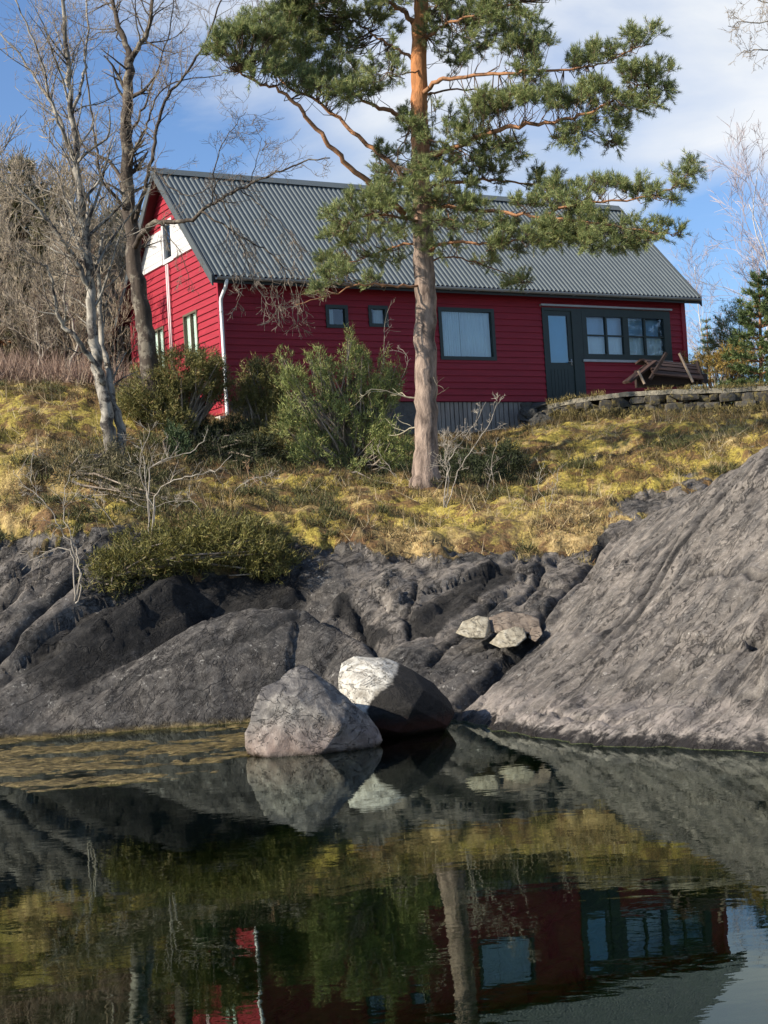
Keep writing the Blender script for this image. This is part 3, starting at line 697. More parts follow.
# wide window: two casements, each two panes wide and two high
window(F_H[4], fp, .13, [(.25, .055), (.5, .17), (.75, .055)], [(.5, .035)], [(0, .48, 0, .48, M_CURT, .12), (.52, 1, 0, .50, M_CURT, .12), (.0, 1, .48, 1, M_CURT2, .2)], sill=M_METAL)
window(G_H[0], gp, .035, [(.5, .03)], [], [(0, 1, 0, 1, M_CURG, .05)], framem=M_BF)
window(G_H[1], gp, .035, [(.5, .03)], [], [(0, .46, 0, 1, M_CURG, .05), (.56, 1, 0, 1, M_CURG, .05)], framem=M_BF)
window(G_H[2], gp, .09, [], [], [(0, .3, .0, 1, M_CURT, .15)], framem=M_WHITE)
# white band either side of the upper gable window
mb = MB()
def band(a, b, z0, z1, f):
    q = []
    for z in (z0, z1):
        lo, hi = rake(z); q.append((max(lo + .03, a), min(hi - .03, b)))
    mb.face([(-f, q[0][0], z0), (-f, q[0][1], z0), (-f, q[1][1], z1), (-f, q[1][0], z1)])
    mb.face([(-f, q[0][0], z0), (-f, q[0][1], z0), (0, q[0][1], z0), (0, q[0][0], z0)])
for k in range(7):
    z0 = 9.27 + k * .115; z1 = z0 + .110
    band(-9, 2.34, z0, z1, .040 + .003 * (k % 2)); band(3.0, 99, z0, z1, .040 + .003 * (k % 2))
mb.build('white_band', M_WHITE, gable)
# door
mb = MB(); fx = lambda p: Vector(fp(p.x, p.y, p.z))
mb.box((8.43, -.06, 5.71), (8.50, .04, 8.0), fx); mb.box((9.30, -.06, 5.71), (9.60, .04, 8.0), fx); mb.box((8.50, -.06, 7.93), (9.30, .04, 8.0), fx)
mb.box((8.50, -.05, 5.72), (9.30, .012, 6.66), fx); mb.box((8.50, -.05, 6.66), (8.62, .012, 7.93), fx); mb.box((9.18, -.05, 6.66), (9.30, .012, 7.93), fx)
mb.box((8.62, -.05, 7.82), (9.18, .012, 7.93), fx)
for k in range(6): mb.box((8.60 + k * .1, .0125, 5.86), (8.60 + k * .1 + .092, .019, 6.5), fx)
door = mb.build('door', M_DARK, house); door['label'] = 'dark green half-glazed door'
mb = MB(); mb.face([fp(8.62, -.01, 6.66), fp(9.18, -.01, 6.66), fp(9.18, -.01, 7.82), fp(8.62, -.01, 7.82)]); mb.build('pane', M_GLASS, door)
mb = MB(); mb.box((8.63, -.05, 6.67), (9.17, -.04, 7.81), fx); mb.build('sky_backing', simple('sky_reflection_turquoise', (.24, .60, .80), .6, .05), door)  # added backing sheet, coloured as the sky reflected in the door glass
mb = MB(); mb.tube([fp(9.23, .012, 6.68), fp(9.23, .06, 6.68), fp(9.12, .06, 6.68)], .011, 6); mb.tube([fp(9.23, .013, 6.60), fp(9.23, .013, 6.75)], .02, 6); mb.build('handle', M_METAL, door, True)
mb = MB(); mb.box((8.38, 0, 8.03), (12.44, .10, 8.075), fx); mb.build('drip_board', M_METAL, house)
mb = MB(); mb.box((9.601, 0, 7.955), (12.33, .03, 8.02), fx); mb.box((12.315, 0, 6.7), (12.40, .032, 8.02), fx); mb.build('window_trim', M_DARK, house)
mb = MB(); mb.box((-.25, -.28, 4.9), (.12, -.02, 5.36)); mb.build('footing_block', simple('pale_concrete', (.42, .40, .36), .9, .2, 5, .02), house)

# ------------------------------------------------------------------ terrace wall
def rock_mesh(pts, cuts=3, amp=.04, scale=2.2, seed=0, smooth=2, crease=.5):
    bm = bmesh.new()
    for p in pts: bm.verts.new(p)
    r = bmesh.ops.convex_hull(bm, input=bm.verts)
    for vtx in [v for v in bm.verts if not v.link_faces]: bm.verts.remove(vtx)
    bmesh.ops.triangulate(bm, faces=bm.faces)
    for c in range(cuts):
        bmesh.ops.subdivide_edges(bm, edges=bm.edges, cuts=1, use_grid_fill=True)
        if c < smooth: bmesh.ops.smooth_vert(bm, verts=bm.verts, factor=crease, use_axis_x=True, use_axis_y=True, use_axis_z=True)
    bm.normal_update()
    co = np.array([v.co for v in bm.verts]); no = np.array([v.normal for v in bm.verts])
    n = fbm(co * scale + seed * 3.1, 5, seed) * .65 + (np.abs(fbm(co * scale * .8 + 9 + seed, 4, seed + 50)) - .25) * .8
    co = co + no * (n * amp)[:, None]
    for v, c in zip(bm.verts, co): v.co = c
    me = bpy.data.meshes.new('rock'); bm.to_mesh(me); bm.free()
    me.polygons.foreach_set('use_smooth', [True] * len(me.polygons)); me.update()
    return me
wallp = [at(547, 405, 35.7), at(575, 399, 35.5), at(620, 393, 35.0), at(670, 390, 34.6), at(720, 389, 34.3), at(768, 386, 34.1), at(830, 381, 34.0)]
def wall_pt(s):
    s = s * (len(wallp) - 1); i = min(int(s), len(wallp) - 2); return wallp[i].lerp(wallp[i + 1], s - i)
wall = empty('stone_wall', tuple(on(wallp[2].x, wallp[2].y)))
tag(wall, 'low dry stone retaining wall with a concrete cap in front of the house door', 'wall')
WLOC = wall.location.copy()
t = NT('wall_stones'); v = t.coord('Object'); g_ = t.n('ShaderNodeNewGeometry'); n_ = t.noise(v, 9, 6, .7)
c_ = t.mix(g_.outputs['Random Per Island'], (.018, .017, .015), (.12, .11, .095)); c_ = t.mix(t.ramp(n_, [(.5, 0.0), (.6, .8)]), c_, (.20, .16, .06)); c_ = t.mix(t.ramp(n_, [(.35, .7), (.42, 0.0)]), c_, (.03, .03, .03))
M_WST = t.fin(c_, .9, t.bump(n_, .03), .2)
mb = MB(); rr = random.Random(11)
for row in range(4):
    s = rr.uniform(0, .02)
    while s < 1:
        p = wall_pt(s); w = rr.uniform(.18, .50); hgt = rr.uniform(.15, .26); zt = p.z - .12 - row * .185
        if zt > gz(p.x, p.y) - .35:
            c = Vector((p.x, p.y + rr.uniform(-.10, .06) - row * .05, zt - hgt / 2)) - WLOC
            bmv = [c + Vector((rr.choice((-1, 1)) * w / 2 * rr.uniform(.7, 1), rr.choice((-1, 1)) * .18 * rr.uniform(.7, 1), rr.choice((-1, 1)) * hgt / 2 * rr.uniform(.8, 1.05))) for _ in range(16)]
            me_ = rock_mesh(bmv, 1, .01, 4, row, 1, .4)
            mb.add([v.co for v in me_.vertices], [tuple(f.vertices) for f in me_.polygons]); bpy.data.meshes.remove(me_)
        s += w * rr.uniform(.8, 1.05) / 9.6
mb.build('stones', M_WST, wall)
mb = MB(); N = 40; fr_, bk = [], []
for k in range(N + 1):
    p = wall_pt(k / N); j = .02 * math.sin(k * 2.3) + .015 * math.sin(k * 5.1)
    fr_.append(p + Vector((0, -.12 + j, j * .3)) - WLOC); bk.append(p + Vector((.9, 2.1, .02)) - WLOC)
for k in range(N):
    a, b, c, d = fr_[k], fr_[k + 1], bk[k + 1], bk[k]; dz = Vector((0, 0, .105))
    mb.face([a, b, c, d]); mb.face([a - dz, b - dz, b, a])
    if k == 0: mb.face([d, d - dz, a - dz, a])
mb.build('cap_slab', simple('old_concrete_cap', (.22, .20, .155), .9, .5, 5, .04), wall)
# rubble under the left end and beneath the door
mb = MB()
for k in range(46):
    x, z = rr.uniform(0, 1), rr.uniform(0, 1)
    p = at(522 + 34 * x, 408 + (38 - 22 * x) * z, 36.0 - .9 * z * 1.0); w = rr.uniform(.14, .3)
    c = p - WLOC
    me_ = rock_mesh([c + Vector((rr.uniform(-w, w), rr.uniform(-w, w), rr.uniform(-w, w) * .7)) for _ in range(12)], 1, .01, 4, k, 1, .4)
    mb.add([v.co for v in me_.vertices], [tuple(f.vertices) for f in me_.polygons]); bpy.data.meshes.remove(me_)
mb.build('rubble', simple('dark_rubble', (.055, .055, .052), .9, .4, 3, .03), wall)

# garden table, tipped over
tp = at(664, 387, 35.6); tb = empty('garden_table', (tp.x, tp.y, tp.z), .25)
tag(tb, 'brown slatted wooden garden table lying tipped over on the terrace below the wide window', 'table')
M_BRN = simple('brown_oiled_planks', (.050, .027, .020), .75, .5, 4, .01, stretch=(1, 6, 1)); M_LEG = simple('pale_table_leg', (.33, .25, .18), .7, .2, 4); M_DKW = simple('dark_wood', (.035, .022, .018), .8, .3, 4)
mb = MB()
def plank(mb, c, ax, l, w, th, tilt, roll=0):
    Mx = Matrix.Translation(c) @ Euler((roll, tilt, ax)).to_matrix().to_4x4()
    mb.box((-l / 2, -w / 2, -th / 2), (l / 2, w / 2, th / 2), lambda p: Mx @ p)
for k in range(8):   # domed right top
    a = k / 7; plank(mb, Vector((.10 + .06 * math.sin(a * 3), -.48 + a * .78, .47 + .06 * math.sin(a * math.pi) - .30 * (1 - a) ** 2)), 0.08, 1.25 - .22 * abs(a - .5), .115, .04, R(6), R(50 - 62 * a))
mb.build('table_top', M_BRN, tb)
mb = MB()
for k in range(5):
    a = k / 4; plank(mb, Vector((-.62 + .06 * a, -.40 + a * .42, .27 + .03 * a)), .1, .74, .11, .04, R(-32), R(10))
mb.build('bench_seat', M_BRN, tb)
for a, b in (((.10, -.62, .58), (.33, -.68, .0)), ((-.80, -.60, .26), (-.70, -.64, .0))):
    mb = MB(); mb.tube([a, b], .026, 6); mb.build('leg', M_LEG, tb)
mb = MB(); mb.tube([(-.14, -.55, .60), (-.52, -.52, .10)], .04, 5); mb.tube([(.62, -.3, .45), (.68, -.4, .0)], .035, 5); mb.tube([(-.35, .2, .45), (-.1, .1, .0)], .04, 5)
mb.box((-.55, -.20, .02), (.66, .20, .36)); mb.box((.66, -.35, .02), (.82, -.05, .20)); mb.build('frame', M_DKW, tb)
tb.scale = (1.14, 1.1, 1.18)

# ------------------------------------------------------------------ boulders
def boulder_mat(name, kind):
    t = NT(name); v = t.coord('Object'); n1 = t.noise(v, 1.6, 8, .65, .4); n2 = t.noise(v, 9, 8, .7); n3 = t.noise(v, 40, 4, .7)
    geo = t.n('ShaderNodeNewGeometry'); sp_ = t.n('ShaderNodeSeparateXYZ'); t.l(geo.outputs['Position'], sp_.inputs[0]); z = sp_.outputs['Z']
    so = t.n('ShaderNodeSeparateXYZ'); t.l(v, so.inputs[0])
    if kind == 'grey':
        c = t.ramp(n2, [(.28, (.06, .055, .052)), (.5, (.165, .152, .138)), (.70, (.33, .31, .28))])
        c = t.mix(t.ramp(n1, [(.48, 0.0), (.60, .85)]), c, (.07, .066, .068))
        c = t.mix(t.ramp(t.math('ADD', z, t.math('MULTIPLY', n1, .5)), [(.25, .75), (.62, 0.0)]), c, t.ramp(n2, [(.3, (.16, .105, .085)), (.7, (.33, .25, .21))]))
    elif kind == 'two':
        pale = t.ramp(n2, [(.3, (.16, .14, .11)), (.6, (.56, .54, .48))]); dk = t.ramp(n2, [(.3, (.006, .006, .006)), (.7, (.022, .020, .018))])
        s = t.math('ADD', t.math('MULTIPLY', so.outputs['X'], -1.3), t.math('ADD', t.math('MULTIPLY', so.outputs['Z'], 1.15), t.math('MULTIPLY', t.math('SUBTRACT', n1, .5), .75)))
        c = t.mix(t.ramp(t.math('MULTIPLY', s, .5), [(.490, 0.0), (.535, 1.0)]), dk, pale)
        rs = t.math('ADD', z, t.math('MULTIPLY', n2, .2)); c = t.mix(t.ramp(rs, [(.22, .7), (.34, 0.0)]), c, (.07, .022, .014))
    elif kind == 'pale':
        c = t.ramp(n2, [(.30, (.13, .11, .08)), (.5, (.34, .30, .22)), (.70, (.52, .48, .38))]); c = t.mix(t.ramp(n1, [(.55, 0.0), (.65, .8)]), c, (.12, .09, .06))
    else:
        c = t.ramp(n2, [(.25, (.08, .06, .045)), (.5, (.19, .15, .115)), (.75, (.32, .27, .21))])
    cr_ = t.ramp(t.noise(t.coord('Object', (1, 1, 2.4), (.5, .7, .4)), 1.8, 5, .6, 1.2), [(.488, 0.0), (.5, 1.0), (.512, 0.0)])
    c = t.mix(t.math('MULTIPLY', cr_, .55), c, (.02, .02, .02))
    wet = t.ramp(t.math('ADD', z, t.math('MULTIPLY', n2, .08)), [(.05, 1.0), (.10, 0.0)]); c = t.mix(wet, c, (.035, .024, .016))
    h = t.math('SUBTRACT', t.math('ADD', n2, t.math('MULTIPLY', n3, .12)), t.math('MULTIPLY', cr_, .4))
    return t.fin(c, t.ramp(wet, [(0, .85), (1, .3)]), t.bump(h, .035), .3)
def boulder(name, pts, m, label, group=None, amp=.06, cuts=4, sc=2.2, seed=1, cat='boulder'):
    P = [at(*p) for p in pts]; c = sum(P, Vector()) / len(P); c.z = min(p.z for p in P)
    me = rock_mesh([p - c for p in P], cuts, amp, sc, seed, 1, .05 if seed != 9 else .25)
    o = linkm(name, me, m, None, c); tag(o, label, cat, group); return o
boulder('boulder', [(244,744,16.2),(250,712,16.2),(263,688,16.3),(284,673,16.5),(299,663,16.6),(308,665,16.6),(328,685,16.6),(350,702,16.5),(376,722,16.6),(384,740,16.5),(368,756,16.3),(315,764,16.0),(268,760,16.0),
   (262,765,17.0),(300,674,17.1),(355,738,17.3),(290,740,17.5),(298,698,16.1),(343,726,16.05),(290,790,16.6),(350,790,16.7),(250,790,16.6)], boulder_mat('grey_granite', 'grey'),
   'big pale grey angular boulder with a pointed top standing in the water', amp=.10, seed=5, sc=2.6)
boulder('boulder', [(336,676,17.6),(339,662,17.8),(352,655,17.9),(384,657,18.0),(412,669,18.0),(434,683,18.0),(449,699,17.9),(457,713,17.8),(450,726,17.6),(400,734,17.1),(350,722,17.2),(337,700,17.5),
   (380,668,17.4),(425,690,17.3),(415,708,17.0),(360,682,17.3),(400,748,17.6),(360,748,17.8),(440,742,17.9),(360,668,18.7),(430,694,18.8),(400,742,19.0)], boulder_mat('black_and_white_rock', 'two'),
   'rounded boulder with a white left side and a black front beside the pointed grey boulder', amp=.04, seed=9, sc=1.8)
boulder('stone', [(455,633,20.4),(462,621,20.6),(478,615,20.7),(489,617,20.7),(491,630,20.6),(486,638,20.3),(468,638,20.3),(475,622,21.0),(482,640,20.9)], boulder_mat('pale_stone', 'pale'),
   'pale cream stone at the left end of the small stones wedged above the boulders', 'stones wedged in the gully', .025, 3, 5, 3, 'stone')
boulder('stone', [(488,632,20.6),(488,617,20.8),(505,611,20.9),(525,613,20.9),(540,619,20.8),(541,627,20.6),(530,634,20.4),(505,634,20.4),(510,618,21.3),(530,640,21.1)], boulder_mat('brown_stone', 'brown'),
   'longest brownish stone on top of the small stones wedged above the boulders', 'stones wedged in the gully', .035, 3, 5, 6, 'stone')
boulder('stone', [(489,643,20.1),(500,631,20.3),(514,626,20.4),(524,628,20.4),(527,638,20.2),(518,646,20.0),(500,648,20.0),(510,632,20.7),(515,648,20.6)], M_PST := boulder_mat('cream_stone', 'pale'),
   'cream and brown stone in front of the longest stone of the small wedged stones', 'stones wedged in the gully', .025, 3, 5, 8, 'stone')
boulder('stone', [(528,638,20.3),(532,628,20.5),(540,626,20.5),(543,634,20.3),(536,642,20.2),(536,632,20.8)], boulder_mat('dark_brown_stone', 'brown'),
   'smallest dark brown stone at the right end of the small wedged stones', 'stones wedged in the gully', .02, 3, 5, 10, 'stone')

# ------------------------------------------------------------------ vegetation tools
def tri_mesh(name, V, m, parent=None, mesh_only=False):
    """V: (n,3,3) triangles"""
    n = len(V); me = bpy.data.meshes.new(name)
    me.vertices.add(n * 3); me.vertices.foreach_set('co', V.astype(np.float32).ravel())
    me.loops.add(n * 3); me.loops.foreach_set('vertex_index', np.arange(n * 3, dtype=np.int32))
    me.polygons.add(n); me.polygons.foreach_set('loop_start', np.arange(0, n * 3, 3, dtype=np.int32)); me.update(calc_edges=True)
    return linkm(name, me, m, parent)
def unit(a): return a / (np.linalg.norm(a, axis=-1, keepdims=True) + 1e-9)
def blades(P, D, k, length, width, spread, rng, jitter=.01, up=0.0):
    """k narrow triangles from each point P leaning along D"""
    P = np.repeat(P, k, 0); D = np.repeat(D, k, 0); n = len(P)
    d = unit(D + rng.normal(0, spread, (n, 3)) + np.array([0, 0, up])); L_ = length * rng.uniform(.6, 1.25, (n, 1))
    s = unit(np.cross(d, rng.normal(0, 1, (n, 3)))) * width * rng.uniform(.7, 1.3, (n, 1)) * .5
    b = P + rng.normal(0, jitter, (n, 3))
    return np.stack([b - s, b + s, b + d * L_], 1)
def leaf_mat(name, a, b, c=None, rough=.6, scale=1.6, trans=0.0):
    t = NT(name); v = t.coord('Object'); geo = t.n('ShaderNodeNewGeometry'); rnd = geo.outputs['Random Per Island']
    n = t.noise(v, scale, 4, .6)
    f = t.math('ADD', t.math('MULTIPLY', rnd, .5), t.math('MULTIPLY', n, .55))
    col = t.ramp(f, [(.25, a), (.75, b)])
    if c: col = t.mix(t.ramp(rnd, [(.90, 0.0), (.93, 1.0)]), col, c)
    m = t.fin(col, rough, None, .3)
    if trans:
        tl = t.n('ShaderNodeBsdfTranslucent'); t.l(col, tl.inputs['Color']); mx = t.n('ShaderNodeMixShader'); mx.inputs[0].default_value = trans
        t.l(t.p.outputs[0], mx.inputs[1]); t.l(tl.outputs[0], mx.inputs[2]); t.l(mx.outputs[0], t.out.inputs[0])
    return m
def bark(name, a, b, c=None, stretch=(1, 1, .35), sc=6, orange=None, zsplit=None, dist=.008):
    t = NT(name); v = t.coord('Object', stretch); n = t.noise(v, sc, 6, .7, .5); n2 = t.noise(v, sc * 5, 4, .6)
    col = t.ramp(n, [(.34, a), (.62, b)])
    if orange:
        g = t.n('ShaderNodeNewGeometry'); s_ = t.n('ShaderNodeSeparateXYZ'); t.l(g.outputs['Position'], s_.inputs[0])
        zf = t.math('ADD', s_.outputs['Z'], t.math('MULTIPLY', t.math('SUBTRACT', n, .5), 2.0))
        col = t.mix(t.ramp(t.math('MULTIPLY', t.math('SUBTRACT', zf, zsplit), .35), [(0, 0.0), (1, 1.0)]), col, t.ramp(n, [(.34, tuple(x * .5 for x in orange)), (.6, orange)]))
    if c: col = t.mix(t.ramp(t.noise(t.coord('Object', (1, 1, 1)), 3.3, 5, .7), [(.52, 0.0), (.58, 1.0)]), col, c)
    return t.fin(col, .85, t.bump(t.math('ADD', n, t.math('MULTIPLY', n2, .4)), dist), .25)

class Wood:
    """trunks, limbs and twigs of bare trees"""
    def __init__(s, rng): s.main = MB(); s.twig = MB(); s.r = rng
    def limb(s, pts, r0_, r1_, n=8, wob=.03, sub=5, mb=None):
        """smooth path through points; returns samples"""
        P = [Vector(p) for p in pts]; out = []
        for i in range(len(P) - 1):
            a = P[max(i - 1, 0)]; b = P[i]; c = P[i + 1]; d = P[min(i + 2, len(P) - 1)]
            for k in range(sub):
                t = k / sub; t2, t3 = t * t, t * t * t
                q = .5 * ((2 * b) + (c - a) * t + (2 * a - 5 * b + 4 * c - d) * t2 + (3 * b - a - 3 * c + d) * t3)
                if i or k: q = q + Vector((s.r.gauss(0, wob), s.r.gauss(0, wob), s.r.gauss(0, wob)))
                out.append(q)
        out.append(P[-1]); N = len(out)
        rad = [r0_ + (r1_ - r0_) * (i / (N - 1)) ** .8 for i in range(N)]
        (mb or s.main).tube(out, rad, n)
        return out, rad
    def grow(s, p, d, L, r, lev, curl=.25, up=.12, kids=(4, 6), ang=(.5, 1.0), ratio=.6, mb=None, rmin=.0035, droop=0.0, nmain=5):
        N = max(4, int(5 + L * 3)); P = [Vector(p)]; d = Vector(d).normalized(); st = L / N
        for k in range(N):
            d = (d + Vector((s.r.gauss(0, curl), s.r.gauss(0, curl), s.r.gauss(0, curl))) * .55 + Vector((0, 0, up * .3 - droop * k / N))).normalized()
            P.append(P[-1] + d * st)
        r1 = max(rmin * .7, r * .25); rad = [r + (r1 - r) * k / N for k in range(N + 1)]
        (mb or (s.main if r > .014 else s.twig)).tube(P, rad, nmain if r > .014 else 3, cap=False)
        if lev <= 0: return
        for k in range(s.r.randint(*kids)):
            t = s.r.uniform(.2, .98); i = min(int(t * N), N - 1); q = P[i].lerp(P[i + 1], t * N - i)
            ax = (P[i + 1] - P[i]).normalized(); w = ax.orthogonal().normalized(); w.rotate(Matrix.Rotation(s.r.uniform(0, 6.283), 3, ax))
            a = s.r.uniform(*ang); nd = ax * math.cos(a) + w * math.sin(a)
            s.grow(q, nd, L * ratio * s.r.uniform(.6, 1.15) * (1.1 - .4 * t), max(rmin, rad[i] * .55), lev - 1, curl, up, kids, ang, ratio, mb, rmin, droop, nmain)
    def sprout(s, pts, rad, n, L, lev, t0=.25, ang=(.6, 1.2), up=.15, curl=.25, kids=(3, 5), ratio=.6, bias=None, droop=0.0, rf=.5, rmin=.0035):
        N = len(pts) - 1
        for k in range(n):
            t = s.r.uniform(t0, 1.0); i = min(int(t * N), N - 1); q = pts[i].lerp(pts[i + 1], t * N - i)
            ax = (pts[i + 1] - pts[i]).normalized(); w = ax.orthogonal().normalized(); w.rotate(Matrix.Rotation(s.r.uniform(0, 6.283), 3, ax))
            a = s.r.uniform(*ang); nd = ax * math.cos(a) + w * math.sin(a)
            if bias: nd = (nd + Vector(bias)).normalized()
            s.grow(q, nd, L * s.r.uniform(.5, 1.2) * (1.15 - .5 * t), max(rmin, rad[i] * rf * s.r.uniform(.5, 1)), lev, curl, up, kids, ang, ratio, droop=droop, rmin=rmin)
    def done(s, root, mtrunk, mtwig=None, names=('trunk', 'twigs')):
        inv = Vector(root.location)
        for mb, nm, m in ((s.main, names[0], mtrunk), (s.twig, names[1], mtwig or mtrunk)):
            if mb.v:
                mb.v = [(a - inv.x, b - inv.y, c - inv.z) for a, b, c in mb.v]; mb.build(nm, m, root, True)

# ------------------------------------------------------------------ the big pine
PD = 28.0
pbase = hit(425, 486) or at(425, 487, PD); PD = pbase.y
pine = empty('pine_tree', tuple(pbase)); tag(pine, 'tall pine with an orange upper trunk standing in front of the red house', 'pine tree')
M_PINEBARK = bark('pine_bark', (.06, .043, .036), (.33, .25, .20), None, (1, 1, .3), 7, orange=(.50, .215, .085), zsplit=7.6, dist=.035)
M_PINELIMB = bark('pine_limb_bark', (.12, .065, .038), (.40, .20, .10), None, (1, 1, 1), 5)
M_LICHEN = bark('pine_base', (.06, .055, .05), (.22, .20, .18), (.38, .38, .36), (1, 1, .4), 6, dist=.03)
def T(px, py, dd=0.0): return at(px, py, PD + dd)
wd_ = Wood(random.Random(21))
pb = Vector(pbase)
tp_, tr_ = wd_.limb([T(425.5, 500), T(425.5, 482), T(426, 440), T(426, 380), T(425.5, 320), T(424, 260), T(422, 200), T(420, 140), T(419, 90), T(419, 40), T(421, 0), T(417, -60), T(412, -130), T(408, -190)], .235, .03, 14, .012, 6)
inv = Vector(pine.location)
def reloc(mb, inv): mb.v = [(a - inv.x, b - inv.y, c - inv.z) for a, b, c in mb.v]
# retune trunk radius: nearly constant below the crown, a flared foot
wd_.main = MB(); NN = len(tp_)
rr_ = []
for i, p in enumerate(tp_):
    py = 500 - (500 + 190) * i / (NN - 1)
    h = (p.z - pb.z); r = .205 - .0045 * max(h, 0) if h < 4.2 else .186 - .0125 * (h - 4.2)
    if h > 9: r = .126 - .021 * (h - 9)
    r = max(r, .02) + .10 * math.exp(-max(h, 0) / .28); rr_.append(r)
wd_.main.tube(tp_, rr_, 16); reloc(wd_.main, inv); wd_.main.build('trunk', M_PINEBARK, pine, True)
# small root flare
limbs = []   # (points, r0, r1)
LM = [
 ([(404,214,0),(378,190,-.2),(350,166,-.5),(325,140,-.7),(303,112,-.9),(283,92,-1.0),(262,84,-1.1),(240,72,-1.2)], .062, .018),
 ([(412,185,0),(385,158,.3),(358,136,.5),(335,116,.6),(312,98,.7),(290,88,.8),(272,68,.9)], .055, .014),
 ([(416,126,0),(398,116,-.2),(376,106,-.5),(356,96,-.7),(338,84,-.9)], .060, .014),
 ([(417,60,0),(402,52,.3),(385,42,.5),(366,30,.8),(350,14,1.0)], .035, .012),
 ([(414,24,0),(402,12,-.2),(388,0,-.5),(372,-16,-.8),(350,-30,-1.0)], .055, .018),
 ([(421,96,0),(436,82,-.3),(460,76,-.5),(500,73,-.8),(540,71,-1.0),(575,68,-1.1),(605,62,-1.2),(632,48,-1.3)], .05, .010),
 ([(420,95,0),(450,90,.4),(490,92,.6),(520,96,.8)], .024, .008),
 ([(423,158,0),(452,148,-.4),(480,136,-.7),(512,126,-1.0),(545,122,-1.2),(580,116,-1.4),(608,104,-1.5),(640,86,-1.6),(652,80,-1.6)], .062, .012),
 ([(560,122,-1.2),(585,130,-1.1),(608,142,-1.0)], .016, .006),
 ([(423,186,0),(455,182,.4),(490,180,.8),(520,183,1.1),(548,188,1.3)], .042, .012),
 ([(424,206,0),(458,208,-.5),(500,212,-.9),(540,216,-1.2),(580,222,-1.4),(625,228,-1.6),(670,234,-1.8)], .045, .010),
 ([(545,214,-1.2),(585,204,-1.3),(620,200,-1.4),(655,196,-1.5),(680,182,-1.5),(695,160,-1.5)], .026, .007),
 ([(424,252,0),(440,246,-.3),(462,242,-.6),(490,244,-.8),(520,240,-1.0),(550,233,-1.1)], .040, .010),
 ([(424,262,0),(455,258,.4),(490,268,.7),(530,282,.9)], .020, .007),
 ([(424,222,0),(400,218,-.5),(375,214,-.8),(345,220,-1.0)], .034, .010),
 ([(424,244,0),(398,246,.4),(370,256,.7),(340,268,.9)], .026, .008),
 ([(424,286,0),(398,286,-.4),(370,284,-.6),(345,288,-.8),(322,298,-1.0),(296,305,-1.2)], .024, .006),
 ([(421,40,0),(440,28,-.4),(462,18,-.7),(490,10,-.9),(520,2,-1.1)], .040, .010),
 ([(421,20,0),(436,6,.4),(455,-8,.6),(490,-20,.9)], .036, .010),
 ([(419,8,0),(412,-30,-.4),(385,-70,-.8),(340,-90,-1.2)], .034, .01), ([(417,-50,0),(440,-80,.3),(490,-100,.5),(530,-104,.7)], .034, .01),
 ([(413,-100,0),(390,-130,.3),(350,-150,.4)], .024, .008), ([(411,-120,0),(435,-150,-.3),(470,-165,-.5)], .022, .008),
 ([(420,70,0),(405,74,-.5),(388,72,-1.0)], .018, .006), ([(422,140,0),(446,144,-.6),(470,156,-1.0)], .02, .007), ([(423,196,0),(440,205,-.7),(455,225,-1.2)], .02, .007),
 ([(421,110,0),(405,140,-.4),(396,165,-.7)], .018, .006),
]
lsam = []
for P, a, b in LM:
    mbx = MB(); w = Wood(random.Random(len(lsam))); w.main = mbx
    pts, rad = w.limb([T(*p) for p in P], a, b, 8, .018, 5)
    reloc(mbx, inv); mbx.build('limb', M_PINELIMB, pine, True)
    lsam += [(np.array(p), r) for p, r in zip(pts[2:], rad[2:])]
LP = np.array([p for p, r in lsam])
